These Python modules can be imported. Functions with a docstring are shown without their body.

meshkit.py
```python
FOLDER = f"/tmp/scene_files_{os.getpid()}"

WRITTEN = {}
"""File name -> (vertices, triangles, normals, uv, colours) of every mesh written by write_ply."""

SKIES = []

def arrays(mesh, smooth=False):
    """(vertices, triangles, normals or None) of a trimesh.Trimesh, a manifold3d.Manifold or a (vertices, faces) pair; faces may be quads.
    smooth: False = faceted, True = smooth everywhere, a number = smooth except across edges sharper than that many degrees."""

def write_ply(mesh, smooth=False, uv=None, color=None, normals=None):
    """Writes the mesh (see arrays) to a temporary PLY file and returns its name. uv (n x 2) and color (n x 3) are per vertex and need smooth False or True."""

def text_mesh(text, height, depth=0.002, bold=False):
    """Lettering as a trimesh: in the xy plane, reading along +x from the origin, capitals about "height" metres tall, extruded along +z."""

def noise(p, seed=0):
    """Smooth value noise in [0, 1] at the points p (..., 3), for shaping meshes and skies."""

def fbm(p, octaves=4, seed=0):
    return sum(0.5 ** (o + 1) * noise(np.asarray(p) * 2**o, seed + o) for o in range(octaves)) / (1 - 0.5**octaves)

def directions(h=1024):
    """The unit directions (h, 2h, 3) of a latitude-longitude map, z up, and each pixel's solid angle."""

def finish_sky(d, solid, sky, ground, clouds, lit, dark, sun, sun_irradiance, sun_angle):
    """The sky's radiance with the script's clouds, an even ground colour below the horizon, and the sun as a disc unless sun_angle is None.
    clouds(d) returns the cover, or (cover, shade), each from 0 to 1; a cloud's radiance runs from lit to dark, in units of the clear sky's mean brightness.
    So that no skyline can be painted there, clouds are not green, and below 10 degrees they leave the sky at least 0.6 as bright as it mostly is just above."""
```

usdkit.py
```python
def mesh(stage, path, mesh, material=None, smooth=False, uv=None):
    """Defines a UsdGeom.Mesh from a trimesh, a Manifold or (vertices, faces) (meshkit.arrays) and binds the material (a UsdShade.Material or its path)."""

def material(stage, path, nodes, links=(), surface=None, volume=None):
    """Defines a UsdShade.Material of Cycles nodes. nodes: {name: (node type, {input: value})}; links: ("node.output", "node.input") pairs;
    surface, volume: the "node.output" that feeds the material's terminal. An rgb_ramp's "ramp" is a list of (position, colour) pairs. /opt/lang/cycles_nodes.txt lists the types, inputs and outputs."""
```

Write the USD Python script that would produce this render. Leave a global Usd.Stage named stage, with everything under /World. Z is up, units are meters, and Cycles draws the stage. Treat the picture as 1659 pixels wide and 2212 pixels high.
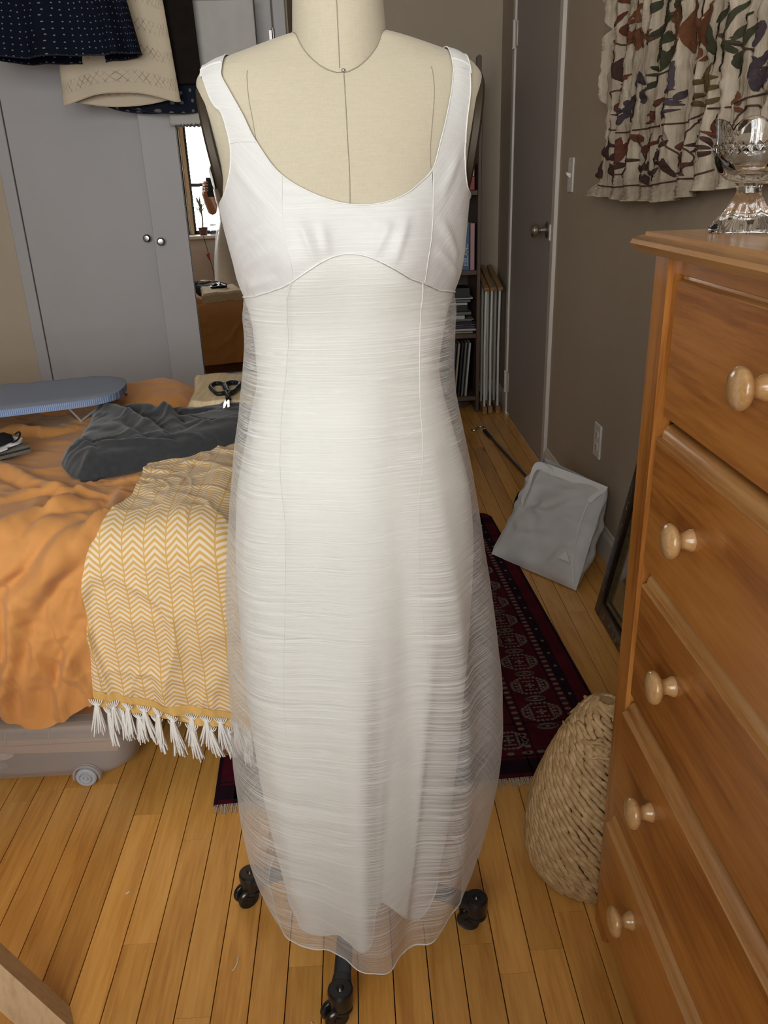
import math, random
import numpy as np, trimesh, manifold3d as m3, shapely.geometry as sg
from scipy.spatial import Delaunay
from pxr import Usd, UsdGeom, UsdLux, UsdShade, Gf, Sdf
import usdkit, meshkit
from meshkit import noise, fbm

stage = Usd.Stage.CreateInMemory()
UsdGeom.SetStageUpAxis(stage, UsdGeom.Tokens.z)
UsdGeom.Xform.Define(stage, '/World')
stage.SetDefaultPrim(stage.GetPrimAtPath('/World'))

# ---------------------------------------------------------------- camera, sky, lights, exposure
CAM_H = 1.19
EXPOSURE = 0.1
pitch, roll, yaw = np.radians([22.42, -2.01, 1.56])
FW = np.array([math.sin(yaw)*math.cos(pitch), math.cos(yaw)*math.cos(pitch), -math.sin(pitch)])
_r = np.array([math.cos(yaw), -math.sin(yaw), 0.0]); _u = np.cross(_r, FW)
RT = math.cos(roll)*_r + math.sin(roll)*_u
UP = -math.sin(roll)*_r + math.cos(roll)*_u
cam = UsdGeom.Camera.Define(stage, '/World/camera')
cam.AddTransformOp().Set(Gf.Matrix4d(*RT, 0, *UP, 0, *(-FW), 0, 0, 0, CAM_H, 1))
cam.CreateHorizontalApertureAttr(36.0); cam.CreateVerticalApertureAttr(48.0)
cam.CreateFocalLengthAttr(36.0*1740/1659)
cam.CreateClippingRangeAttr((0.03, 100.0))
cam.CreateExposureAttr(EXPOSURE)

sky = UsdLux.DomeLight.Define(stage, '/World/sky')
sky.CreateIntensityAttr(0.6); sky.CreateColorAttr((0.82, 0.91, 1.0))

# the three windows behind the photographer: daylight enters through them
WIN_Y = -0.95
WINDOWS = [(-1.75, -0.97), (-0.91, -0.09), (-0.05, 0.75)]
WIN_Z = (0.78, 2.25)
for i, (xa, xb) in enumerate(WINDOWS):
    L = UsdLux.RectLight.Define(stage, f'/World/daylight_{i+1}')
    L.CreateWidthAttr(xb-xa); L.CreateHeightAttr(WIN_Z[1]-WIN_Z[0])
    L.CreateIntensityAttr(9.0); L.CreateColorAttr((1.0, 0.98, 0.945))
    L.AddTranslateOp().Set(((xa+xb)/2, WIN_Y-0.16, sum(WIN_Z)/2)); L.AddRotateXYZOp().Set((90, 0, 0))   # faces +y, into the room

# ---------------------------------------------------------------- helpers
LOOKS = {}
def mat(name, nodes, links=(), surface='p.BSDF'):
    LOOKS[name] = usdkit.material(stage, f'/World/Looks/{name}', nodes, links, surface=surface)
    return name
def plain(name, col, rough=0.6, metal=0.0, **kw):
    return mat(name, {'p': ('principled_bsdf', {'base_color': col, 'roughness': rough, 'metallic': metal, **kw})})
def mottled(name, c1, c2, scale=8, rough=0.7, bump=0.0, bscale=None, detail=4, stretch=(1, 1, 1), coords='object', bdist=0.004, **kw):
    """two tones mixed by noise, with a fine bump"""
    n = {'t': ('texture_coordinate', {}), 'm': ('mapping', {'scale': stretch}), 'n': ('noise_texture', {'scale': scale, 'detail': detail, 'roughness': 0.6}),
         'r': ('rgb_ramp', {'ramp': [(0.3, c1), (0.7, c2)]}), 'p': ('principled_bsdf', {'roughness': rough, **kw})}
    l = [(f't.{coords}', 'm.vector'), ('m.vector', 'n.vector'), ('n.fac', 'r.fac'), ('r.color', 'p.base_color')]
    if bump:
        n['n2'] = ('noise_texture', {'scale': bscale or scale*8, 'detail': 3}); n['b'] = ('bump', {'strength': bump, 'distance': bdist})
        l += [('m.vector', 'n2.vector'), ('n2.fac', 'b.height'), ('b.normal', 'p.normal')]
    return mat(name, n, l)

USED, XF = {}, {}
def numbered(parent, name):
    k = (parent, name); c = USED.get(k, 0); USED[k] = c+1
    return f'{parent}/{name}' if c == 0 else f'{parent}/{name}_{c:03d}'
def keys(prim, label=None, cat=None, group=None, kind=None):
    for k, v in (('label', label), ('category', cat), ('group', group), ('kind', kind)):
        if v: prim.SetCustomDataByKey(k, v)
def thing(name, label=None, cat=None, loc=(0, 0, 0), rotz=0.0, group=None, kind=None):
    path = numbered('/World', name); x = UsdGeom.Xform.Define(stage, path)
    x.AddTranslateOp().Set(tuple(map(float, loc)))
    if rotz: x.AddRotateZOp().Set(math.degrees(rotz))
    keys(x.GetPrim(), label, cat, group, kind)
    M = trimesh.transformations.rotation_matrix(rotz, [0, 0, 1]); M[:3, 3] = loc
    XF[path] = M
    return path
def tri(mesh):
    if hasattr(mesh, 'to_mesh'):
        q = mesh.to_mesh(); return trimesh.Trimesh(q.vert_properties[:, :3], q.tri_verts, process=False)
    if isinstance(mesh, (tuple, list)) and not isinstance(mesh[0], trimesh.Trimesh):
        v, f, _ = meshkit.arrays(mesh); return trimesh.Trimesh(v, f, process=False)
    if isinstance(mesh, list): return join(mesh)
    return mesh
def part(parent, name, mesh, material, smooth=30, label=None, uv=None, kind=None):
    """one Mesh under a thing or a part; the mesh is given in world coordinates"""
    path = numbered(parent, name); mesh = tri(mesh)
    M = XF[parent]; XF[path] = M
    v = np.asarray(mesh.vertices); v = (v-M[:3, 3]) @ M[:3, :3]
    usdkit.mesh(stage, path, (v, np.asarray(mesh.faces)), LOOKS[material], smooth=smooth if uv is None else True, uv=uv)
    keys(stage.GetPrimAtPath(path), label, kind=kind)
    return path
def single(name, mesh, material, label=None, cat=None, group=None, kind=None, smooth=30, uv=None):
    """a thing that is one mesh"""
    path = numbered('/World', name); mesh = tri(mesh)
    usdkit.mesh(stage, path, (np.asarray(mesh.vertices), np.asarray(mesh.faces)), LOOKS[material], smooth=smooth if uv is None else True, uv=uv)
    keys(stage.GetPrimAtPath(path), label, cat, group, kind); XF[path] = np.eye(4)
    return path
def copy_of(src, name, loc, rotz=0.0, label=None):
    d = stage.GetPrimAtPath(src).GetCustomData(); path = numbered('/World', name)
    x = UsdGeom.Xform.Define(stage, path); x.AddTranslateOp().Set(tuple(map(float, loc)))
    if rotz: x.AddRotateZOp().Set(math.degrees(rotz))
    x.GetPrim().GetReferences().AddInternalReference(src); x.GetPrim().SetInstanceable(True)
    keys(x.GetPrim(), label or d.get('label'), d.get('category'), d.get('group'))
    return path

def join(ms):
    ms = [tri(m) for m in ms]
    return trimesh.util.concatenate(ms)
def hull(pts):
    return trimesh.convex.convex_hull(np.asarray(pts, float))
def cbox(lo, hi, c=0.002):
    """a box with chamfered edges"""
    lo, hi = np.minimum(lo, hi).astype(float), np.maximum(lo, hi).astype(float); c = min(c, (hi-lo).min()*0.45)
    if c <= 0:
        return trimesh.creation.box(bounds=[lo, hi])
    P = []
    for sx in (0, 1):
        for sy in (0, 1):
            for sz in (0, 1):
                k = np.where([sx, sy, sz], hi, lo); s = np.where([sx, sy, sz], -1, 1)*c
                P += [k+s*[0, 1, 1], k+s*[1, 0, 1], k+s*[1, 1, 0]]
    return hull(P)
def frame_of(d):
    d = np.asarray(d, float); d = d/np.linalg.norm(d)
    a = np.cross(d, [0, 0, 1.0] if abs(d[2]) < 0.95 else [1.0, 0, 0]); a /= np.linalg.norm(a)
    return d, a, np.cross(a, d)
def beam(p, q, w, h, c=0.002, up=None):
    """a bar of w x h section from p to q; h along up"""
    p, q = np.asarray(p, float), np.asarray(q, float); L = np.linalg.norm(q-p); d = (q-p)/L
    u = np.array([0, 0, 1.0]) if up is None else np.asarray(up, float)
    if abs(d@u) > 0.99: u = np.array([0, 1.0, 0])
    a = np.cross(d, u); a /= np.linalg.norm(a); b = np.cross(a, d)
    m = cbox((0, -w/2, -h/2), (L, w/2, h/2), c)
    T = np.eye(4); T[:3, 0], T[:3, 1], T[:3, 2], T[:3, 3] = d, a, b, p
    m.apply_transform(T)
    if np.linalg.det(T[:3, :3]) < 0: m.invert()
    return m
def tube(pts, r, n=10, cap=True, closed=False):
    p = np.asarray(pts, float); k = len(p); r = np.broadcast_to(r, (k,)).astype(float)
    t = np.roll(p, -1, 0)-np.roll(p, 1, 0) if closed else np.gradient(p, axis=0)
    t /= np.linalg.norm(t, axis=1, keepdims=True)+1e-12
    a = frame_of(t[0])[1]; A = []
    for i in range(k):
        a = a-t[i]*(a@t[i]); a /= np.linalg.norm(a)+1e-12; A.append(a)
    A = np.array(A); B = np.cross(t, A); ang = np.arange(n)*2*np.pi/n
    v = (p[:, None]+r[:, None, None]*(np.cos(ang)[None, :, None]*A[:, None]+np.sin(ang)[None, :, None]*B[:, None])).reshape(-1, 3)
    F = []
    for i in range(k if closed else k-1):
        i2 = (i+1) % k
        for j in range(n):
            j2 = (j+1) % n
            F += [(i*n+j, i*n+j2, i2*n+j2), (i*n+j, i2*n+j2, i2*n+j)]
    if cap and not closed:
        v = np.vstack([v, p[0], p[-1]]); c0, c1 = len(v)-2, len(v)-1
        for j in range(n):
            F += [(c0, (j+1) % n, j), (c1, (k-1)*n+j, (k-1)*n+(j+1) % n)]
    return trimesh.Trimesh(v, np.array(F), process=False)
def lathe(prof, n=32, origin=(0, 0, 0), axis=(0, 0, 1)):
    """revolve (r, h) pairs about the axis"""
    prof = np.asarray(prof, float); d, a, b = frame_of(axis); ang = np.arange(n)*2*np.pi/n
    ring = np.cos(ang)[:, None]*a+np.sin(ang)[:, None]*b
    v = (np.asarray(origin, float)+prof[:, None, 1:2]*d+prof[:, None, 0:1]*ring[None]).reshape(-1, 3)
    F = []
    for i in range(len(prof)-1):
        for j in range(n):
            j2 = (j+1) % n
            F += [(i*n+j, i*n+j2, (i+1)*n+j2), (i*n+j, (i+1)*n+j2, (i+1)*n+j)]
    m = trimesh.Trimesh(v, np.array(F), process=False); m.merge_vertices(); m.update_faces(m.nondegenerate_faces())
    if m.is_watertight and m.volume < 0: m.invert()
    return m
def extrude(poly, depth, O=(0, 0, 0), X=(1, 0, 0), Y=(0, 1, 0)):
    """a 2-D outline in the plane O, X, Y pushed along X x Y"""
    g = poly if hasattr(poly, 'exterior') else sg.Polygon(poly)
    m = trimesh.creation.extrude_polygon(g.buffer(0), depth, engine='earcut')
    T = np.eye(4); X, Y = np.asarray(X, float), np.asarray(Y, float)
    T[:3, 0], T[:3, 1], T[:3, 2], T[:3, 3] = X, Y, np.cross(X, Y), O
    m.apply_transform(T); return m
def grid(nu, nv, closed_u=False):
    F = []
    for i in range(nv-1):
        for j in range(nu if closed_u else nu-1):
            a, b = i*nu+j, i*nu+(j+1) % nu
            F += [(a, b, b+nu), (a, b+nu, a+nu)]
    return np.array(F)
def region(poly, step, seed=0):
    """fills a 2-D polygon with triangles of about the given size: (points, faces)"""
    poly = sg.Polygon(poly) if not hasattr(poly, 'exterior') else poly
    rings = [poly.exterior]+list(poly.interiors); B = []
    for rg in rings:
        n = max(8, int(rg.length/step)); B += [rg.interpolate(k/n, normalized=True).coords[0] for k in range(n)]
        B += list(rg.coords)[:-1]
    B = np.unique(np.round(B, 6), axis=0)
    x0, y0, x1, y1 = poly.bounds; X, Y = np.meshgrid(np.arange(x0, x1, step), np.arange(y0, y1, step*0.87)); X = X+(np.arange(len(X)) % 2)[:, None]*step/2
    P = np.c_[X.ravel(), Y.ravel()]
    import shapely
    inn = poly.buffer(-step*0.45); P = P[shapely.contains_xy(inn, P[:, 0], P[:, 1])] if not inn.is_empty else P[:0]
    V = np.vstack([B, P]); T = Delaunay(V).simplices
    c = V[T].mean(1); T = T[shapely.contains_xy(poly.buffer(1e-5), c[:, 0], c[:, 1])]
    e1, e2 = V[T[:, 1]]-V[T[:, 0]], V[T[:, 2]]-V[T[:, 0]]; ar = e1[:, 0]*e2[:, 1]-e1[:, 1]*e2[:, 0]
    T = T[np.abs(ar) > 1e-10]; ar = ar[np.abs(ar) > 1e-10]
    T[ar < 0] = T[ar < 0][:, ::-1]
    return V, T
def edge_dist(poly, P):
    import shapely
    return shapely.distance(poly.exterior, shapely.points(P[:, 0], P[:, 1]))
def puffy(outline, step, top, bottom):
    """a closed cushion-like solid over a plan outline; top(x,y,d) and bottom(x,y,d) give heights, d = distance to the edge"""
    poly = sg.Polygon(outline).buffer(0); V, T = region(poly, step); d = edge_dist(poly, V); d[d < 1e-5] = 0
    zt, zb = top(V[:, 0], V[:, 1], d), bottom(V[:, 0], V[:, 1], d); zt = np.maximum(zt, zb+1e-5)
    n = len(V); v = np.vstack([np.c_[V, zt], np.c_[V, zb]])
    # stitch the rim
    ed = np.sort(np.vstack([T[:, [0, 1]], T[:, [1, 2]], T[:, [2, 0]]]), 1); u, cnt = np.unique(ed, axis=0, return_counts=True)
    dirs = {}
    for t in T:
        for a, b in ((t[0], t[1]), (t[1], t[2]), (t[2], t[0])): dirs[(min(a, b), max(a, b))] = (a, b)
    S = []
    for e in u[cnt == 1]:
        a, b = dirs[tuple(e)]; S += [(a, a+n, b), (b, a+n, b+n)]
    return trimesh.Trimesh(v, np.vstack([T, T[:, ::-1]+n, np.array(S)]), process=False)
def sstep(x, a, b):
    t = np.clip((np.asarray(x, float)-a)/(b-a), 0, 1); return t*t*(3-2*t)
def smooth_curve(pts, n=60, closed=False):
    from scipy.interpolate import splprep, splev
    p = np.asarray(pts, float)
    if closed: p = np.vstack([p, p[:1]])
    tck, _ = splprep(p.T, s=0, k=min(3, len(p)-1), per=closed)
    return np.array(splev(np.linspace(0, 1, n, endpoint=not closed), tck)).T
# ---------------------------------------------------------------- materials of the room
mottled('wall_paint', (0.40, 0.325, 0.240), (0.43, 0.350, 0.262), 3, 0.75, bump=0.12, bscale=140)
mottled('closet_paint', (0.365, 0.345, 0.345), (0.39, 0.37, 0.37), 2.5, 0.55, bump=0.05, bscale=90)
mottled('door_paint', (0.36, 0.32, 0.28), (0.38, 0.335, 0.295), 2.5, 0.5, bump=0.05, bscale=90)
mottled('trim_paint', (0.62, 0.56, 0.50), (0.66, 0.60, 0.54), 4, 0.45)
plain('ceiling_paint', (0.72, 0.70, 0.66), 0.85)
plain('steel', (0.55, 0.52, 0.48), 0.28, 1.0)
plain('dark_steel', (0.30, 0.28, 0.27), 0.30, 1.0)
plain('black_metal', (0.012, 0.012, 0.013), 0.4)
plain('plastic_white', (0.72, 0.68, 0.62), 0.4)
plain('plastic_dark', (0.02, 0.018, 0.016), 0.5)
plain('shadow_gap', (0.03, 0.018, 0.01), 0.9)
plain('window_sill_paint', (0.75, 0.72, 0.66), 0.5)
mat('window_glass', {'t': ('transparent_bsdf', {'color': (0.97, 0.98, 0.98)}), 'g': ('glossy_bsdf', {'roughness': 0.0}), 'f': ('fresnel', {'IOR': 1.45}), 'x': ('mix_closure', {})},
    [('f.fac', 'x.fac'), ('t.BSDF', 'x.closure1'), ('g.BSDF', 'x.closure2')], 'x.closure')
plain('mirror_silver', (0.86, 0.86, 0.85), 0.0, 1.0)

def wood(name, dark, mid, light, axis='y', grain=1.0, rough=0.38, coat=0.3, knots=0.0, vary=0.0, figure=0.5):
    """varnished wood, its grain along the axis"""
    k = 'xyz'.index(axis); s = [1.0, 1.0, 1.0]; s[k] = 0.06
    s2 = [1.0, 1.0, 1.0]; s2[k] = 0.16
    n = {'t': ('texture_coordinate', {}), 'o': ('object_info', {}), 'sh': ('vector_math', {'math_type': 'multiply_add', 'vector2': (37.0, 23.0, 29.0)}),
         'm': ('mapping', {'scale': s}), 'm2': ('mapping', {'scale': s2}),
         'big': ('noise_texture', {'scale': 9*grain, 'detail': 3, 'roughness': 0.55, 'distortion': 1.2}),
         'fine': ('noise_texture', {'scale': 120*grain, 'detail': 4, 'roughness': 0.65}),
         'mx': ('math', {'math_type': 'multiply_add', 'value2': 1-figure, 'value3': 0.0}), 'mx2': ('math', {'math_type': 'multiply_add', 'value2': figure}),
         'r': ('rgb_ramp', {'ramp': [(0.34, dark), (0.5, mid), (0.66, light)]}),
         'h': ('hsv', {}), 'vv': ('math', {'math_type': 'multiply_add', 'value2': vary, 'value3': 1-vary/2}),
         'b': ('bump', {'strength': 0.08, 'distance': 0.002}),
         'p': ('principled_bsdf', {'roughness': rough, 'coat_weight': coat, 'coat_roughness': 0.18})}
    l = [('o.random', 'sh.vector1'), ('t.object', 'sh.vector3'), ('sh.vector', 'm.vector'), ('sh.vector', 'm2.vector'), ('m2.vector', 'big.vector'), ('m.vector', 'fine.vector'),
         ('fine.fac', 'mx.value1'), ('big.fac', 'mx2.value1'), ('mx.value', 'mx2.value3'), ('mx2.value', 'r.fac'), ('r.color', 'h.color'),
         ('o.random', 'vv.value1'), ('vv.value', 'h.value'), ('fine.fac', 'b.height'), ('b.normal', 'p.normal')]
    if knots:
        sk = [1.0, 1.0, 1.0]; sk[k] = 0.42
        n |= {'mk': ('mapping', {'scale': sk}), 'vk': ('voronoi_texture', {'scale': knots, 'randomness': 1.0}), 'rk': ('rgb_ramp', {'ramp': [(0.0, (0.16, 0.12, 0.10)), (0.035, (0.40, 0.34, 0.30)), (0.06, (0.80, 0.77, 0.75)), (0.11, (1, 1, 1))]}),
              'mk2': ('mix', {'mix_type': 'multiply', 'fac': 1.0})}
        l += [('sh.vector', 'mk.vector'), ('mk.vector', 'vk.vector'), ('vk.distance', 'rk.fac'), ('h.color', 'mk2.color1'), ('rk.color', 'mk2.color2'), ('mk2.color', 'p.base_color')]
    else:
        l += [('h.color', 'p.base_color')]
    return mat(name, n, l)
wood('floor_oak', (0.47, 0.200, 0.040), (0.65, 0.315, 0.070), (0.76, 0.40, 0.108), 'y', 1.0, 0.34, 0.3, knots=4.2, vary=0.26, figure=0.55)

# ---------------------------------------------------------------- the room
WX = 0.80          # right wall
CY = 3.56          # front of the built-in closet
BY = 4.60          # back wall of the alcove
def slab(name, lo, hi, m, **kw):
    return single(name, trimesh.creation.box(bounds=[lo, hi]), m, kind='structure', smooth=False, **kw)
slab('ceiling', (-3.2, -1.15, 2.62), (0.95, 4.75, 2.72), 'ceiling_paint')
slab('wall_left', (-3.2, -1.15, -0.05), (-3.05, 4.75, 2.62), 'wall_paint')
slab('wall_back', (-3.05, BY, -0.05), (0.95, BY+0.12, 2.62), 'wall_paint')
# the right wall has an opening for the door
DY0, DY1, DH = 3.335, 4.19, 2.03
single('wall_right', join([trimesh.creation.box(bounds=b) for b in ([(WX, -1.15, -0.05), (0.95, DY0-0.02, 2.62)], [(WX, DY1+0.02, -0.05), (0.95, BY, 2.62)], [(WX, DY0-0.02, DH+0.02), (0.95, DY1+0.02, 2.62)])]),
       'wall_paint', kind='structure', smooth=False)
# the wall with the windows, behind the photographer
bl = [[(-3.05, WIN_Y-0.14, -0.05), (WX, WIN_Y, WIN_Z[0])], [(-3.05, WIN_Y-0.14, WIN_Z[1]), (WX, WIN_Y, 2.62)]]
xs = [-3.05]+[v for w in WINDOWS for v in w]+[WX]
bl += [[(xs[i], WIN_Y-0.14, WIN_Z[0]), (xs[i+1], WIN_Y, WIN_Z[1])] for i in range(0, len(xs), 2)]
single('wall_front', join([trimesh.creation.box(bounds=b) for b in bl]), 'wall_paint', kind='structure', smooth=False)
wood('mullion_wood', (0.42, 0.28, 0.15), (0.55, 0.39, 0.22), (0.60, 0.44, 0.27), 'z', 1.0, 0.5, 0.1)
for i, (xa, xb) in enumerate(WINDOWS):
    w = thing(f'window_{i+1}', kind='structure', loc=((xa+xb)/2, WIN_Y-0.07, WIN_Z[0]))
    fr = 0.026; y0, y1 = WIN_Y-0.09, WIN_Y-0.05; za, zb = WIN_Z
    part(w, 'window_frame', join([cbox((xa, y0, za), (xa+fr, y1, zb)), cbox((xb-fr, y0, za), (xb, y1, zb)), cbox((xa, y0, za), (xb, y1, za+fr)), cbox((xa, y0, zb-fr), (xb, y1, zb))]), 'black_metal')
    part(w, 'meeting_rail', cbox((xa+fr, y0, 1.185), (xb-fr, y1, 1.212)), 'black_metal')
    part(w, 'pane', trimesh.creation.box(bounds=[(xa+fr, WIN_Y-0.072, za+fr), (xb-fr, WIN_Y-0.068, 1.185)]), 'window_glass', smooth=False)
    part(w, 'pane', trimesh.creation.box(bounds=[(xa+fr, WIN_Y-0.072, 1.212), (xb-fr, WIN_Y-0.068, zb-fr)]), 'window_glass', smooth=False)
for i, (xa, xb) in enumerate(((-0.97, -0.91), (-0.09, -0.05))):
    single(f'trim_{i+3}', cbox((xa+0.008, WIN_Y-0.001, WIN_Z[0]), (xb-0.008, WIN_Y+0.02, WIN_Z[1])), 'mullion_wood', kind='structure')
single('window_ledge', cbox((-1.8, WIN_Y, 0.745), (0.79, WIN_Y+0.21, 0.775), 0.005), 'window_sill_paint', kind='structure')
single('radiator_cover', join([cbox((-1.8, WIN_Y+0.001, 0.0), (0.152, WIN_Y+0.19, 0.744), 0.004)]+[cbox((-1.78+0.32*k, WIN_Y+0.19, 0.06), (-1.52+0.32*k, WIN_Y+0.196, 0.66), 0.003) for k in range(6)]),
       'trim_paint', 'painted beige box casing the radiator beneath the windows', 'radiator cover')

# floor: boards along y, each one a part; the last rows out of view are one part
fl = thing('floor', kind='structure')
part(fl, 'subfloor', trimesh.creation.box(bounds=[(-3.05, -1.1, -0.06), (0.95, 4.75, -0.012)]), 'shadow_gap', smooth=False)
PW = 0.0571; X0 = -0.1006     # a joint line of the photograph lies at x = X0
rng = random.Random(7)
JOINTS = {  # end joints read off the photograph: row -> distances
    -10: [1.272, 1.02], -9: [1.02], -8: [1.31], -7: [1.265], -6: [], -5: [1.50], -4: [1.11], -3: [1.03]}
def board(xa, xb, ya, yb):
    g = 0.0008; c = 0.0003; e = 0.00025; return hull([(x, y, z) for y in (ya+e, yb-e) for x, z in ((xa+g, -0.018), (xb-g, -0.018), (xa+g, -c), (xb-g, -c), (xa+g+c, 0.0), (xb-g-c, 0.0))])
hidden = []
for row in range(-52, 17):
    xa, xb = X0+row*PW, X0+(row+1)*PW
    if xa > WX: break
    xb = min(xb, WX)
    vis = xa > -1.05
    y = -1.0+rng.random()*0.5; cuts = [-1.05]
    while y < BY:
        cuts.append(y); y += rng.uniform(0.34, 1.05) if y < 2.4 else rng.uniform(0.7, 1.5)
    cuts = sorted(c for c in cuts if c < BY-0.2)+[BY]
    for ya, yb in zip(cuts[:-1], cuts[1:]):
        bed_hides = xb < -0.45 and ya > 1.62
        if vis and yb > 0.62 and not bed_hides and xb < WX+1e-6 and not (xa > 0.4 and yb < 0.95):
            part(fl, 'floorboard', board(xa, xb, ya, yb), 'floor_oak', smooth=False)
        else: hidden.append(board(xa, xb, ya, yb))
part(fl, 'floorboard', join(hidden), 'floor_oak', smooth=False, kind='stuff')

# closet: front wall with two doors, the right one ajar and carrying the mirror
CX0, CX1, CZ = -1.335, -0.262, 2.10
seam = -0.80
wood_ok = 'closet_paint'
slab('wall_closet', (-3.05, CY, -0.05), (CX0-0.05, CY+0.08, 2.62), 'wall_paint')
slab('wall_closet_side', (-0.268, CY+0.02, -0.05), (-0.205, BY, 2.62), 'wall_paint')
slab('wall_closet_head', (CX0-0.05, CY, CZ+0.05), (-0.205, CY+0.08, 2.62), 'wall_paint')
single('trim_1', join([cbox((CX0-0.052, CY-0.014, 0), (CX0-0.003, CY+0.06, CZ+0.05)), cbox((CX1+0.004, CY-0.014, 0), (-0.212, CY+0.06, CZ+0.05)), cbox((CX0-0.052, CY-0.014, CZ+0.003), (-0.212, CY+0.06, CZ+0.052))]), 'closet_paint', kind='structure')
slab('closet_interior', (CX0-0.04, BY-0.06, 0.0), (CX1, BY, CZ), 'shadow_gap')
def knob(o, d, s=1.0):
    return lathe([(0.0, 0.0), (0.012*s, 0.0), (0.012*s, 0.003*s), (0.0055*s, 0.005*s), (0.0055*s, 0.013*s), (0.011*s, 0.016*s), (0.0155*s, 0.021*s), (0.0155*s, 0.026*s), (0.011*s, 0.031*s), (0.0, 0.0325*s)], 24, o, d)
d1 = thing('door_1', loc=(CX0, CY, 0), kind='structure')
part(d1, 'door_leaf', cbox((CX0, CY-0.008, 0.01), (seam-0.002, CY+0.022, CZ), 0.002), 'closet_paint')
part(d1, 'knob', knob((-0.840, CY-0.008, 0.998), (0, -1, 0)), 'dark_steel')
AJ = math.radians(8.9)
d2 = thing('door_2', loc=(CX1, CY, 0), kind='structure')
def ajar(m):     # swing about the hinge on the right, left edge towards the room
    T = trimesh.transformations.rotation_matrix(AJ, [0, 0, 1], [CX1, CY, 0]); m = tri(m).copy(); m.apply_transform(T); return m
part(d2, 'door_leaf', ajar(cbox((seam-0.006, CY-0.010, 0.01), (CX1-0.004, CY+0.020, CZ), 0.002)), 'closet_paint')
part(d2, 'knob', ajar(knob((-0.778, CY-0.010, 0.988), (0, -1, 0))), 'dark_steel')
for z in (0.25, 1.69):
    part(d2, 'hinge', join([trimesh.creation.cylinder(0.006, 0.09, transform=trimesh.transformations.translation_matrix((CX1+0.001, CY-0.016, z+0.0))), cbox((CX1-0.03, CY-0.0125, z-0.04), (CX1-0.002, CY-0.0095, z+0.04), 0.001)]), 'dark_steel')
mr = thing('wall_mirror', 'tall frameless mirror fixed to the closet door that stands ajar', 'mirror', (-0.55, CY-0.02, 0.42))
part(mr, 'glass', ajar(cbox((-0.665, CY-0.0175, 0.437), (-0.33, CY-0.0125, 1.86), 0.001)), 'mirror_silver')
part(mr, 'backing', ajar(cbox((-0.669, CY-0.0124, 0.433), (-0.326, CY-0.0102, 1.864), 0.0005)), 'black_metal')
# door in the right wall with its casing
single('trim_2', join([cbox((WX-0.014, DY0-0.052, 0), (WX+0.04, DY0-0.004, DH+0.05)), cbox((WX-0.014, DY1+0.004, 0), (WX+0.04, DY1+0.052, DH+0.05)), cbox((WX-0.014, DY0-0.052, DH+0.006), (WX+0.04, DY1+0.052, DH+0.052)),
       cbox((WX+0.03, DY0-0.02, 0), (WX+0.06, DY0-0.0, DH), 0.001)]), 'trim_paint', kind='structure')
d3 = thing('door_3', loc=(WX, DY0, 0), kind='structure')
part(d3, 'door_leaf', cbox((WX-0.006, DY0+0.003, 0.012), (WX+0.034, DY1-0.003, DH), 0.003), 'door_paint')
kx = WX-0.006
part(d3, 'door_knob', lathe([(0, 0), (0.033, 0), (0.033, 0.004), (0.026, 0.009), (0.012, 0.012), (0.0115, 0.030), (0.015, 0.034), (0.024, 0.040), (0.0275, 0.050), (0.0265, 0.061), (0.019, 0.068), (0.0, 0.070)], 32, (kx, 3.415, 0.98), (-1, 0, 0)), 'steel')
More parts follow.
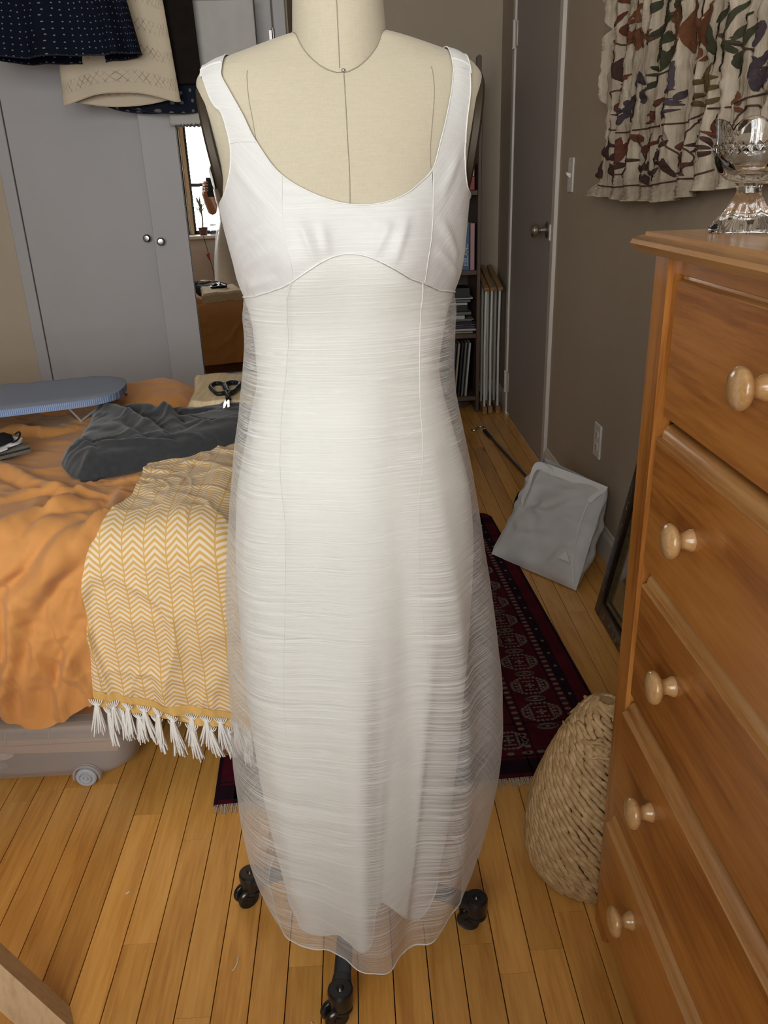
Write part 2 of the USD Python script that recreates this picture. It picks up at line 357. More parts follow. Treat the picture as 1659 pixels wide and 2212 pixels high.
part(d3, 'strike_plate', cbox((WX-0.018, DY0-0.007, 0.945), (WX-0.008, DY0+0.006, 1.005), 0.001), 'plastic_white')
for z in (0.18, 1.78):
    part(d3, 'hinge', join([trimesh.creation.cylinder(0.007, 0.11, transform=trimesh.transformations.translation_matrix((WX-0.017, DY1+0.002, z))), cbox((WX-0.0105, DY1-0.035, z-0.05), (WX-0.0062, DY1-0.003, z+0.05), 0.001)]
         + [trimesh.creation.cylinder(0.0085, 0.004, transform=trimesh.transformations.translation_matrix((WX-0.017, DY1+0.002, z+dz))) for dz in (-0.055, 0.055)]), 'trim_paint')
def basebrd(y0, y1):
    return extrude([(0, 0), (-0.013, 0), (-0.013, 0.075), (-0.010, 0.085), (-0.006, 0.090), (-0.005, 0.099), (0, 0.102)], y1-y0, (WX, y1, 0), (1, 0, 0), (0, 0, 1))
single('baseboard_right', join([basebrd(-0.93, DY0-0.053), basebrd(DY1+0.053, BY)]), 'trim_paint', kind='structure')
single('baseboard_back', cbox((-0.2, BY-0.013, 0), (WX-0.014, BY, 0.1), 0.003), 'trim_paint', kind='structure')
# ---------------------------------------------------------------- dress form: the body as a stack of cross-sections
from scipy.interpolate import PchipInterpolator as PCH
FY = 1.024
TORSO = np.array([  # z, half width, depth to the front, depth to the back, middle
    (0.60, 0.118, 0.090, 0.100, -0.016), (0.66, 0.132, 0.100, 0.112, -0.016), (0.72, 0.137, 0.102, 0.116, -0.015), (0.80, 0.138, 0.103, 0.112, -0.013), (0.90, 0.122, 0.091, 0.096, -0.012),
    (0.97, 0.113, 0.085, 0.085, -0.010), (1.03, 0.117, 0.090, 0.086, -0.006), (1.09, 0.134, 0.098, 0.092, -0.004), (1.16, 0.143, 0.102, 0.095, -0.005),
    (1.21, 0.147, 0.094, 0.092, -0.003), (1.25, 0.156, 0.082, 0.085, -0.003), (1.28, 0.161, 0.069, 0.074, -0.004), (1.295, 0.160, 0.061, 0.066, -0.005), (1.308, 0.151, 0.053, 0.058, -0.006),
    (1.318, 0.130, 0.046, 0.051, -0.006), (1.328, 0.100, 0.040, 0.046, -0.004), (1.338, 0.066, 0.036, 0.043, -0.003), (1.346, 0.030, 0.022, 0.028, -0.003)])
_ti = [PCH(TORSO[:, 0], TORSO[:, k]) for k in range(1, 5)]
NEXP = 2.25
def bust(x, z):
    b = 0
    for s in (-1, 1): b = b+0.022*np.exp(-((x+0.004-s*0.066)/0.046)**2-((z-1.112)/np.where(z > 1.112, 0.060, 0.046))**2)
    return b+0.006*np.exp(-((x+0.004)/0.05)**2-((z-1.112)/0.05)**2)
def spow(v, e): return np.sign(v)*np.abs(v)**e
def body(th, z, off=0.0, tab=None):
    """point of the body (or of a garment's own sections) at angle th (0 = front, + = right) and height z"""
    th, z = np.broadcast_arrays(np.asarray(th, float), np.asarray(z, float))
    a, bf, bb, cx = [f(z) for f in (tab or _ti)]
    s, c = np.sin(th), np.cos(th); e = 2/NEXP
    x = cx+(a+off)*spow(s, e); b = np.where(c >= 0, bf, bb)+off
    y = FY-b*spow(c, e)
    y = y-bust(x, z)*np.clip(c, 0, 1)**0.5
    return np.stack([x, y, z], -1)
SKIRT = np.array([
    (0.04, 0.140, 0.138, 0.138, -0.012), (0.085, 0.147, 0.150, 0.148, -0.021), (0.12, 0.161, 0.160, 0.156, -0.022), (0.17, 0.178, 0.168, 0.164, -0.023), (0.24, 0.194, 0.172, 0.170, -0.020), (0.32, 0.2015, 0.170, 0.170, -0.016), (0.40, 0.2025, 0.166, 0.168, -0.013), (0.48, 0.199, 0.160, 0.164, -0.011),
    (0.56, 0.1935, 0.154, 0.158, -0.012), (0.64, 0.1865, 0.147, 0.152, -0.012), (0.72, 0.1765, 0.140, 0.145, -0.013), (0.80, 0.163, 0.131, 0.135, -0.013), (0.87, 0.150, 0.120, 0.122, -0.014),
    (0.93, 0.137, 0.108, 0.108, -0.013), (0.98, 0.1305, 0.101, 0.098, -0.009), (1.02, 0.1285, 0.100, 0.094, -0.006), (1.06, 0.1315, 0.102, 0.094, -0.005), (1.09, 0.1385, 0.103, 0.096, -0.004), (1.14, 0.146, 0.106, 0.100, -0.005)])
_si = [PCH(SKIRT[:, 0], SKIRT[:, k]) for k in range(1, 5)]
mat('linen', {'t': ('texture_coordinate', {}), 'm1': ('mapping', {'scale': (1.0, 1.0, 0.12)}), 'm2': ('mapping', {'scale': (0.1, 0.1, 1.0)}), 'n1': ('noise_texture', {'scale': 700, 'detail': 2}), 'n2': ('noise_texture', {'scale': 700, 'detail': 2}),
    'a': ('math', {'math_type': 'add'}), 'r': ('rgb_ramp', {'ramp': [(0.30, (0.405, 0.352, 0.258)), (0.70, (0.455, 0.398, 0.298))]}), 'h': ('math', {'math_type': 'multiply', 'value2': 0.5}), 'b': ('bump', {'strength': 0.25, 'distance': 0.0008}),
    'p': ('principled_bsdf', {'roughness': 0.85, 'sheen_weight': 0.15})},
    [('t.object', 'm1.vector'), ('t.object', 'm2.vector'), ('m1.vector', 'n1.vector'), ('m2.vector', 'n2.vector'), ('n1.fac', 'a.value1'), ('n2.fac', 'a.value2'), ('a.value', 'h.value1'), ('h.value', 'r.fac'), ('r.color', 'p.base_color'), ('h.value', 'b.height'), ('b.normal', 'p.normal')])
plain('seam_thread', (0.26, 0.22, 0.16), 0.9)
plain('armplate_bronze', (0.030, 0.018, 0.007), 0.55, 0.3)
plain('cast_iron', (0.012, 0.012, 0.013), 0.38)
plain('caster_black', (0.010, 0.010, 0.011), 0.22)
plain('caster_rubber', (0.022, 0.022, 0.022), 0.55)
def loft(tab, th, zs, off=0.0, cap=True, fn=body):
    Z, T = np.meshgrid(zs, th, indexing='ij'); P = fn(T, Z, off, tab).reshape(-1, 3); n = len(th); F = grid(n, len(zs), True)
    if cap:
        P = np.vstack([P, P[:n].mean(0), P[-n:].mean(0)]); a, b = len(P)-2, len(P)-1; j = np.arange(n); j2 = (j+1) % n
        F = np.vstack([F, np.c_[np.full(n, a), j2, j], np.c_[np.full(n, b), (len(zs)-1)*n+j, (len(zs)-1)*n+j2]])
    return trimesh.Trimesh(P, F, process=False)
TH = np.linspace(-np.pi, np.pi, 144, endpoint=False)
form = thing('dress_form', 'linen covered dressmaking form on a black cast iron caster base, wearing the white dress', 'dress form', (-0.046, FY, 0))
part(form, 'torso', loft(None, TH, np.concatenate([np.linspace(0.60, 1.25, 80), np.linspace(1.255, 1.346, 40)])), 'linen', smooth=40)
NK = (-0.003, FY-0.006)
def neckpt(ph, z):
    r = np.interp(z, [1.20, 1.33, 1.38, 1.48], [0.0555, 0.0520, 0.0485, 0.0465])
    return np.stack([NK[0]+r*np.sin(ph), NK[1]-1.03*r*np.cos(ph), np.broadcast_to(z, np.shape(ph))], -1)
zs = np.linspace(1.22, 1.47, 26); Z, T = np.meshgrid(zs, TH, indexing='ij'); P = neckpt(T, Z).reshape(-1, 3)
P = np.vstack([P, [NK[0], NK[1], 1.478]]); n = len(TH); j = np.arange(n)
part(form, 'neck', trimesh.Trimesh(P, np.vstack([grid(n, 26, True), np.c_[np.full(n, len(P)-1), 25*n+j, 25*n+(j+1) % n]]), process=False), 'linen', smooth=50)
def inside(p):
    a, bf, bb, cx = [f(np.clip(p[..., 2], 0.6, 1.346)) for f in _ti]; b = np.where(p[..., 1] < FY, bf, bb)
    return (np.abs((p[..., 0]-cx)/a)**NEXP+np.abs((p[..., 1]-FY+np.where(p[..., 1] < FY, bust(p[..., 0], p[..., 2]), 0))/b)**NEXP < 1) & (p[..., 2] < 1.346)
ring = []
zz = np.linspace(1.36, 1.24, 240)
for ph in np.linspace(-np.pi, np.pi, 72, endpoint=False):
    q = neckpt(np.full(240, ph), zz); k = inside(q); i = int(np.argmax(k)) if k.any() else 239
    c = q[i]; o = np.array([math.sin(ph), -math.cos(ph), 0.3]); ring.append(c+o*0.0006)
part(form, 'neck_seam', tube(ring, 0.0006, 6, closed=True), 'seam_thread')
def seamline(pts, off=0.0003, r=0.0005, tab=None, n=50, fn=None):
    c = smooth_curve(pts, n); return tube((fn or body)(c[:, 0], c[:, 1], off, tab), r, 6)
part(form, 'body_seam', seamline([(0.022, 1.2986), (0.016, 1.2713), (0.016, 1.2307), (0.021, 1.1947), (0.026, 1.15)]), 'seam_thread')
part(form, 'body_seam', seamline([(-0.615, 1.302), (-0.613, 1.2937), (-0.612, 1.2663), (-0.618, 1.20)], r=0.0004), 'seam_thread')
part(form, 'body_seam', seamline([(0.632, 1.300), (0.625, 1.285), (0.617, 1.255), (0.640, 1.20)], r=0.0004), 'seam_thread')
zc = np.linspace(1.300, 1.47, 12); part(form, 'body_seam', tube(neckpt(np.full(12, -0.02), zc)+[0, -0.0003, 0], 0.0006, 6), 'seam_thread')
pb = body(0.02, 1.2975, 0.0)
part(form, 'pin', join([trimesh.creation.icosphere(2, 0.0022).apply_translation(pb+[0, -0.0022, 0]), tube([pb+[0, -0.002, 0], pb+[0, 0.012, -0.002]], 0.0004, 6)]), 'steel')
for s in (-1, 1):
    cx = -0.004+s*0.1405
    m = lathe([(0, 0), (0.9, 0), (1.0, 0.12), (1.0, 0.75), (0.93, 1.0), (0, 1.0)], 48)
    v = m.vertices.copy(); q = np.c_[s*v[:, 2]*0.011, v[:, 0]*0.056, v[:, 1]*0.073]
    q[:, 0] += s*0.16*q[:, 2]
    mm = trimesh.Trimesh(q+[cx, FY+0.012, 1.226], m.faces, process=False); mm.fix_normals()
    part(form, 'arm_plate', mm, 'armplate_bronze')
# stand: pole, hub, four cast legs with twin-wheel casters
BC = np.array([-0.046, 1.030])
part(form, 'pole', lathe([(0, 0.06), (0.016, 0.06), (0.016, 0.58), (0.03, 0.585), (0.03, 0.615), (0, 0.615)], 28, (BC[0], BC[1], 0)), 'cast_iron')
part(form, 'hub', lathe([(0, 0.070), (0.030, 0.070), (0.034, 0.080), (0.034, 0.115), (0.024, 0.130), (0.021, 0.175), (0, 0.175)], 28, (BC[0], BC[1], 0)), 'cast_iron')
for k, a in enumerate((-97.0, -7.5, 79.5, 163.5)):
    d = np.array([math.cos(math.radians(a)), math.sin(math.radians(a)), 0]); R = (0.180, 0.208, 0.184, 0.192)[k]
    c = np.array([BC[0], BC[1], 0])+d*R; base = np.array([BC[0], BC[1], 0])
    prof = [(0.025, 0.115, 0.013), (0.07, 0.112, 0.0125), (0.115, 0.094, 0.012), (R-0.026, 0.070, 0.0125), (R-0.004, 0.062, 0.0165)]
    sec = []
    for rr, z, w in prof:
        o = base+d*rr; t = np.array([-d[1], d[0], 0]); sec.append([o+t*w+[0, 0, z-0.016], o-t*w+[0, 0, z-0.016], o-t*w*1.05+[0, 0, z-0.004], o-t*w*0.55+[0, 0, z], o+t*w*0.55+[0, 0, z], o+t*w*1.05+[0, 0, z-0.004]])
    leg = part(form, 'leg', join([hull(np.vstack([sec[i], sec[i+1]])) for i in range(len(sec)-1)]), 'cast_iron', smooth=40)
    part(leg, 'caster_socket', lathe([(0, 0.033), (0.017, 0.033), (0.0188, 0.036), (0.0200, 0.060), (0.0190, 0.0645), (0.0165, 0.0665), (0.006, 0.0668), (0.003, 0.0700), (0, 0.0705)], 32, c), 'caster_black', smooth=35)
    part(leg, 'swivel', lathe([(0, 0.024), (0.014, 0.024), (0.0180, 0.0265), (0.0180, 0.0300), (0.012, 0.0335), (0, 0.0335)], 28, c), 'caster_black', smooth=35)
    ya = math.radians((205, 160, 30, 215)[k]); w = np.array([math.cos(ya), math.sin(ya), 0]); t = np.array([-w[1], w[0], 0]); wc = c+w*0.012
    part(leg, 'fork', join([beam(c+[0, 0, 0.030], wc+[0, 0, 0.0195]+w*0.004, 0.012, 0.014, 0.004)]), 'caster_black')
    for s in (-1, 1):
        part(leg, 'wheel', lathe([(0, 0), (0.0150, 0), (0.0185, 0.002), (0.0195, 0.004), (0.0195, 0.008), (0.0175, 0.0105), (0.0135, 0.0095), (0.006, 0.0095), (0.0055, 0.0115), (0, 0.0115)], 32, wc+[0, 0, 0.0195]+t*s*0.0035, t*s), 'caster_black', smooth=35)

# ---------------------------------------------------------------- the dress
def silk(name, sheer, tone=(0.87, 0.855, 0.82), streak=1.0, rough=0.42, ang=0.0, dens=(0.36, 0.80), spec=0.15):
    """slubbed white silk: threads run along u; sheer silk lets the light through between the threads"""
    n = {'t': ('texture_coordinate', {}), 'ro': ('mapping', {'rotation': (0, 0, ang)}), 'm': ('mapping', {'scale': (5.0, 620.0, 1.0)}), 'm2': ('mapping', {'scale': (16.0, 210.0, 1.0)}), 'm3': ('mapping', {'scale': (2.0, 38.0, 1.0)}),
         'n': ('noise_texture', {'scale': 1.0, 'detail': 2, 'roughness': 0.6}), 'n2': ('noise_texture', {'scale': 1.0, 'detail': 3, 'roughness': 0.7}), 'n3': ('noise_texture', {'scale': 1.0, 'detail': 2}),
         's1': ('map_range', {'from_min': 0.42, 'from_max': 0.72, 'clamp': True}), 's2': ('map_range', {'from_min': 0.50, 'from_max': 0.74, 'clamp': True}), 's3': ('map_range', {'from_min': 0.3, 'from_max': 0.7, 'to_min': 0.55, 'to_max': 1.1, 'clamp': True}),
         'mx': ('math', {'math_type': 'maximum'}), 'mu': ('math', {'math_type': 'multiply'}),
         'b': ('bump', {'strength': 0.20*streak, 'distance': 0.0008}),
         'cr': ('rgb_ramp', {'ramp': [(0.0, tuple(v*0.93 for v in tone)), (0.6, tone), (1.0, tuple(min(1, v*1.06) for v in tone))]}),
         'p': ('principled_bsdf', {'roughness': rough, 'sheen_weight': 0.25, 'sheen_roughness': 0.4, 'specular_ior_level': spec})}
    l = [('t.UV', 'ro.vector'), ('ro.vector', 'm.vector'), ('ro.vector', 'm2.vector'), ('ro.vector', 'm3.vector'), ('m.vector', 'n.vector'), ('m2.vector', 'n2.vector'), ('m3.vector', 'n3.vector'), ('n.fac', 's1.value'), ('n2.fac', 's2.value'), ('n3.fac', 's3.value'),
         ('s1.result', 'mx.value1'), ('s2.result', 'mx.value2'), ('mx.value', 'mu.value1'), ('s3.result', 'mu.value2'), ('mu.value', 'b.height'), ('b.normal', 'p.normal'), ('mu.value', 'cr.fac'), ('cr.color', 'p.base_color')]
    if not sheer:
        return mat(name, n, l)
    n |= {'tr': ('transparent_bsdf', {'color': (1, 1, 1)}), 'tl': ('translucent_bsdf', {'color': tone}), 'mt': ('mix_closure', {'fac': 0.35}), 'f': ('map_range', {'from_min': 0.0, 'from_max': 0.85, 'to_min': dens[0], 'to_max': dens[1], 'clamp': True}), 'o': ('mix_closure', {})}
    l += [('p.BSDF', 'mt.closure1'), ('tl.BSDF', 'mt.closure2'), ('mu.value', 'f.value'), ('f.result', 'o.fac'), ('tr.BSDF', 'o.closure1'), ('mt.closure', 'o.closure2')]
    return mat(name, n, l, 'o.closure')
silk('silk_satin', False, (0.585, 0.572, 0.553), 1.0)
silk('silk_satin_bias_left', False, (0.585, 0.572, 0.553), 0.9, ang=0.75)
silk('silk_satin_bias_right', False, (0.585, 0.572, 0.553), 0.9, ang=-0.75)
silk('silk_lining', False, (0.70, 0.68, 0.63), 0.25, rough=0.34, spec=0.28)
silk('silk_organza', True, (0.805, 0.80, 0.78), 1.2, dens=(0.24, 0.86))
plain('silk_cord', (0.62, 0.605, 0.575), 0.5, sheen_weight=0.2)
plain('silk_seam', (0.60, 0.58, 0.53), 0.7)
dress = thing('dress', 'long white sleeveless silk dress with scoop neck and sheer overskirt, worn by the dress form', 'dress', (-0.012, FY, 0.08))
NECK = [(-0.612, 1.2352), (-0.534, 1.2157), (-0.484, 1.2064), (-0.420, 1.1979), (-0.308, 1.1874), (-0.178, 1.1778), (-0.062, 1.1708), (0.023, 1.1670), (0.132, 1.1659), (0.242, 1.1676), (0.362, 1.1725), (0.454, 1.1788), (0.553, 1.1885), (0.636, 1.1987), (0.676, 1.2124), (0.698, 1.2283)]
LS = [(-0.420, 1.1979), (-0.426, 1.1629), (-0.428, 1.1331), (-0.410, 1.1142), (-0.419, 1.0904)]
RS = [(0.636, 1.1987), (0.664, 1.1640), (0.660, 1.1358), (0.632, 1.1073), (0.623, 1.0811)]
UB = [(-1.65, 1.0615), (-1.409, 1.0642), (-0.945, 1.0704), (-0.704, 1.0771), (-0.528, 1.0839), (-0.419, 1.0904), (-0.297, 1.1002), (-0.184, 1.1093), (-0.085, 1.1153), (-0.014, 1.1176), (0.060, 1.1166), (0.135, 1.1134), (0.235, 1.1068), (0.346, 1.0984), (0.476, 1.0881), (0.623, 1.0811), (0.858, 1.0700), (1.408, 1.0605), (1.65, 1.0595)]
def ubz(th):     # height of the seam under the bust, all the way round
    t = (np.asarray(th)+np.pi) % (2*np.pi)-np.pi
    u = np.array([(-np.pi, 1.0575)]+UB+[(np.pi, 1.0575)]); return np.interp(t, u[:, 0], u[:, 1])
def cloth_wave(P, amp=0.0011, sc=26, seed=1):
    d = (fbm(P*[sc*1.3, sc, sc*0.8], 3, seed)-0.5)*2*amp; d2 = P-[0, FY, 0]; d2[:, 2] = 0; d2 /= np.linalg.norm(d2, axis=1, keepdims=True); return P+d2*d[:, None]
def crease(th, z, spec):
    out = 0
    for (t0, z0, t1, z1, w, h) in spec:    # soft pulled creases between two points
        a = np.array([t0*0.14, z0]); b = np.array([t1*0.14, z1]); p = np.stack([th*0.14, z], -1); ab = b-a; u = np.clip(((p-a) @ ab)/(ab @ ab), 0, 1); dd = np.linalg.norm(p-(a+u[..., None]*ab), axis=-1)
        out = out+1.7*h*np.exp(-(dd/w)**2)*np.sin(np.pi*np.clip(u, 0.02, 0.98))**0.5
    return out
CREASE = [(-1.25, 1.115, -0.50, 1.150, 0.0075, 0.0022), (-1.15, 1.095, -0.55, 1.125, 0.006, 0.0020), (-1.05, 1.078, -0.62, 1.095, 0.005, 0.0022), (-0.9, 1.085, -0.55, 1.10, 0.004, -0.0015), (-0.9, 1.21, -0.5, 1.165, 0.007, 0.0012),
          (-0.30, 1.155, -0.20, 1.112, 0.005, 0.0018), (-0.14, 1.150, -0.12, 1.118, 0.004, 0.0018), (0.28, 1.150, 0.16, 1.114, 0.005, 0.0016), (0.42, 1.155, 0.30, 1.104, 0.006, 0.0018), (-0.18, 1.168, 0.10, 1.158, 0.006, 0.0010),
          (1.1, 1.10, 0.75, 1.145, 0.007, 0.0018), (1.15, 1.083, 0.72, 1.115, 0.005, 0.0018), (0.95, 1.215, 0.75, 1.17, 0.008, 0.0010), (0.05, 1.16, 0.35, 1.135, 0.006, 0.0010)]
def bod(th, z, off=0.0035, tab=None):
    return body(th, z, off+crease(th, z, CREASE), None)
def shell(poly, step, mtl, name, wave=0.0009, seed=1, fn=bod, label=None):
    V, T = region(poly, step); 
    P = cloth_wave(fn(V[:, 0]/0.14, V[:, 1]), wave, seed=seed); T = T[:, :]
    e1, e2 = P[T[:, 1]]-P[T[:, 0]], P[T[:, 2]]-P[T[:, 0]]
    return part(dress, name, trimesh.Trimesh(P, T, process=False), mtl, smooth=True, uv=V, label=label)
sc = lambda pts: [(t*0.14, z) for t, z in pts]
nk = lambda a, b: [p for p in NECK if a-1e-4 <= p[0] <= b+1e-4]
ub = lambda a, b: [p for p in UB if a-1e-4 <= p[0] <= b+1e-4]
shell(sc(nk(-0.42, 0.636)+RS[1:]+ub(-0.42, 0.62)[::-1]+LS[::-1][1:-1]), 0.0035, 'silk_satin', 'bodice_front')
LARM = [(-1.57, 1.1655), (-1.436, 1.1680), (-1.25, 1.1735), (-1.107, 1.1827), (-0.994, 1.1991), (-0.917, 1.2176), (-0.873, 1.2359)]
RARM = [(1.57, 1.1655), (1.442, 1.1681), (1.30, 1.1735), (1.177, 1.1810), (1.082, 1.2002), (1.033, 1.2191), (1.013, 1.2283)]
shell(sc(LARM+NECK[:4]+LS[1:]+ub(-1.45, -0.43)[::-1]+[(-1.57, 1.0625)]), 0.0035, 'silk_satin_bias_left', 'bodice_side', seed=2)
shell(sc([NECK[-1], NECK[-2]]+RS+ub(0.63, 1.45)+[(1.57, 1.060)]+RARM), 0.0035, 'silk_satin_bias_right', 'bodice_side', seed=3)
shell(sc([(1.57, 1.060), (np.pi, 1.0575), (2*np.pi-1.57, 1.0625), (2*np.pi-1.57, 1.1655), (4.2, 1.172), (np.pi, 1.168), (2.1, 1.172), (1.57, 1.1655)]), 0.006, 'silk_satin', 'bodice_back', fn=lambda t, z: body(t, z, 0.0035))
# straps: up the front, over the shoulder and down the back
def strap(front_in, front_out, sgn):
    fi, fo = smooth_curve(front_in, 24), smooth_curve(front_out, 24); A = body(fi[:, 0], fi[:, 1], 0.0042); B = body(fo[:, 0], fo[:, 1], 0.0042)
    xi, xo = A[-1, 0], B[-1, 0]; bi, bo = [], []
    for u in np.linspace(0, 1, 26)[1:]:                     # over the ridge of the shoulder
        for x, end, lst in ((xi, A[-1], bi), (xo, B[-1], bo)):
            X = x*(1-0.12*u); zc = np.linspace(1.345, 1.17, 400); a, bf, bb, cx = [f(zc) for f in _ti]; r = np.abs((X-cx)/(a+0.0042)); ok = r < 1
            y_f = FY-(bf+0.0042)*np.clip(1-r**NEXP, 0, 1)**(1/NEXP); y_b = FY+(bb+0.0042)*np.clip(1-r**NEXP, 0, 1)**(1/NEXP)
            chain = np.vstack([np.c_[y_f[ok], zc[ok]][::-1], np.c_[y_b[ok], zc[ok]]]); s0 = np.argmin(np.hypot(chain[:, 0]-end[1], chain[:, 1]-end[2]))
            ch = chain[s0:]; L = np.r_[0, np.cumsum(np.linalg.norm(np.diff(ch, axis=0), axis=1))]; q = u*min(0.17, L[-1])
            lst.append((X, np.interp(q, L, ch[:, 0]), np.interp(q, L, ch[:, 1])+0.0008))
    A, B = np.vstack([A, bi]), np.vstack([B, bo]); rows = [A+(B-A)*w+np.array([0, -0.0010, 0.0012])*math.sin(math.pi*w) for w in np.linspace(0, 1, 9)]
    P = np.stack(rows, 1).reshape(-1, 3); m = len(A); Fc = grid(9, m)
    if sgn > 0: Fc = Fc[:, ::-1]
    L = np.r_[0, np.cumsum(np.linalg.norm(np.diff(A, axis=0), axis=1))]
    uv = np.stack([np.tile(np.linspace(0, 0.03, 9), m), np.repeat(L, 9)], 1)
    P = cloth_wave(P, 0.0007, 40, 5)
    s = part(dress, 'strap', trimesh.Trimesh(P, Fc, process=False), 'silk_satin', smooth=True, uv=uv)
    part(s, 'strap_edge', tube(A, 0.0007, 8), 'silk_cord'); part(s, 'strap_edge', tube(B, 0.0007, 8), 'silk_cord')
    k = 24; part(s, 'shoulder_seam', tube(np.array([r[k] for r in rows])+[0, 0, 0.0008], 0.0012, 8), 'silk_cord')
strap([(-0.598, 1.2310), (-0.612, 1.2352), (-0.670, 1.2574), (-0.742, 1.2784), (-0.877, 1.3054)], [(-0.882, 1.2310), (-0.873, 1.2370), (-0.877, 1.2497), (-0.927, 1.2661), (-1.035, 1.2852), (-1.165, 1.2995)], -1)
strap([(0.690, 1.2240), (0.698, 1.2283), (0.731, 1.2556), (0.765, 1.2784), (0.835, 1.3016)], [(1.026, 1.2240), (1.013, 1.2290), (0.980, 1.2513), (0.989, 1.2743), (1.032, 1.2935)], 1)
def piping(name, pts, r, off=0.0038, n=80, fn=bod, mtl='silk_cord'):
    c = smooth_curve(pts, n); part(dress, name, tube(fn(c[:, 0], c[:, 1], off), r, 8), mtl)
piping('neck_edge', NECK, 0.0007); piping('armhole_edge', LARM, 0.0007); piping('armhole_edge', RARM, 0.0007)
piping('bust_seam', LS, 0.0005, 0.0036, mtl='silk_seam'); piping('bust_seam', RS, 0.0005, 0.0036, mtl='silk_seam')
tq = np.linspace(-1.75, 1.75, 160); part(dress, 'underbust_seam', tube(bod(tq, ubz(tq), 0.0040), 0.0010, 8), 'silk_cord')

# skirt: an opaque lining that narrows to a wavy hem, and over it the sheer overskirt
LIN = np.array([  # lining: z, half width, front, back, middle
    (0.08, 0.122, 0.120, 0.11, -0.030), (0.12, 0.126, 0.125, 0.115, -0.030), (0.22, 0.140, 0.133, 0.125, -0.028), (0.34, 0.152, 0.139, 0.135, -0.026), (0.46, 0.160, 0.141, 0.142, -0.024), (0.58, 0.165, 0.140, 0.145, -0.020),
    (0.70, 0.1655, 0.133, 0.140, -0.015), (0.80, 0.158, 0.125, 0.130, -0.013), (0.90, 0.133, 0.102, 0.106, -0.014), (0.97, 0.117, 0.091, 0.092, -0.012), (1.03, 0.121, 0.095, 0.090, -0.007), (1.07, 0.131, 0.100, 0.092, -0.005), (1.13, 0.140, 0.104, 0.097, -0.005)])
_li = [PCH(LIN[:, 0], LIN[:, k]) for k in range(1, 5)]
def lhem(th):
    return 0.102+0.034*sstep(th, 0.04, 0.22)-0.070*np.exp(-((th-1.02)/0.40)**2)-0.006*np.exp(-((th+0.25)/0.3)**2)+0.012*np.exp(-((th+1.3)/0.5)**2)
def lining_at(th, z):
    d = sstep(0.78-z, 0, 0.55)
    off = 0.0+d*(-0.030*sstep(th, 0.04, 0.18)*sstep(1.5-th, 0, 0.9)+0.017*np.exp(-((th+0.01)/0.09)**2)+0.018*np.exp(-((th-0.62)/0.12)**2)-0.013*np.exp(-((th-0.34)/0.12)**2)-0.013*np.exp(-((th+0.33)/0.15)**2)+0.008*np.exp(-((th+0.75)/0.16)**2)+0.006*np.sin(5*th+1)*np.sin(th/2)**2)
    off = off+0.003*sstep(1.05-z, 0, 0.15)*np.sin(6*th+0.6)*np.exp(-((z-0.93)/0.12)**2)
    return body(th, z, off-0.0005, _li)
def lining(th, v):
    zt = ubz(th)-0.001; return lining_at(th, zt+(lhem(th)-zt)*v)
def fold(th, z):      # soft vertical folds of the overskirt
    d = sstep(1.08-z, 0.0, 0.5); t = th
    return 1.9*d*(0.0055*np.exp(-((t-0.05)/0.16)**2)-0.006*np.exp(-((t-0.34)/0.14)**2)-0.004*np.exp(-((t+0.30)/0.16)**2)+0.004*np.exp(-((t-0.66)/0.12)**2)-0.004*np.exp(-((t-0.95)/0.2)**2)+0.003*np.exp(-((t+0.75)/0.2)**2)
              + 0.0025*np.sin(7*t+2.2*z*3+0.4)*sstep(0.8-z, 0, 0.5)+0.003*np.sin(4*t+1+z*5)*np.cos(t/2)**2)
def hemz(th):
    return 0.109-0.014*np.exp(-((th-0.33)/0.70)**2)+0.006*np.exp(-((th+0.95)/0.4)**2)+0.004*np.exp(-((th-1.3)/0.5)**2)+0.0022*(noise(np.stack([th*16, th*0, th*0], -1), 3)-0.5)+0.0006*np.sin(41*th)+0.0020*(noise(np.stack([th*9, th*0+3, th*0], -1), 5)-0.5)
def over(th, v):      # v from 0 at the bust seam to 1 at the hem
    zt = ubz(th); z = zt+(hemz(th)-zt)*v; w = sstep(zt-z, 0.0, 0.02)
    off = 0.0035+fold(th, z)*w+0.0012*(fbm(np.stack([th*4, z*9, th*0], -1), 3, 9)-0.5)*w*4
    off = off+np.where(z < 0.13, 0.0022*np.sin(th*23+z*40+3*np.sin(th*2.3))*sstep(0.13-z, 0, 0.05), 0)
    top = body(th, zt, 0.0035); q = body(th, z, off, _si); k = sstep(zt-z, 0, 0.03)[..., None]; straight = top.copy(); straight[..., 2] = z
    P = straight*(1-k)+q*k; c = np.array([-0.016, FY]); Q = lining_at(th, z)          # the sheer layer never sinks into the lining
    r, rl = np.linalg.norm(P[..., :2]-c, axis=-1), np.linalg.norm(Q[..., :2]-c, axis=-1); need = np.where(z < ubz(th)-0.004, rl+0.0028, 0); g = np.maximum(r, need)/r
    P[..., :2] = c+(P[..., :2]-c)*g[..., None]; return P
tn = np.linspace(-np.pi, np.pi, 241); vn = np.linspace(0, 1, 150); V_, T_ = np.meshgrid(vn, tn, indexing='ij'); P = over(T_, V_).reshape(-1, 3)
ov = part(dress, 'overskirt', trimesh.Trimesh(P, grid(241, 150), process=False), 'silk_organza', smooth=True, uv=np.stack([T_.ravel()*0.16, P[:, 2]+0.010*np.cos(T_.ravel()*1.0)*sstep(0.6-P[:, 2], 0, 0.5)], 1), label='sheer slubbed outer skirt')
part(ov, 'hem', tube(over(tn[:-1], np.ones(240)), 0.0010, 6, closed=True), 'silk_cord')
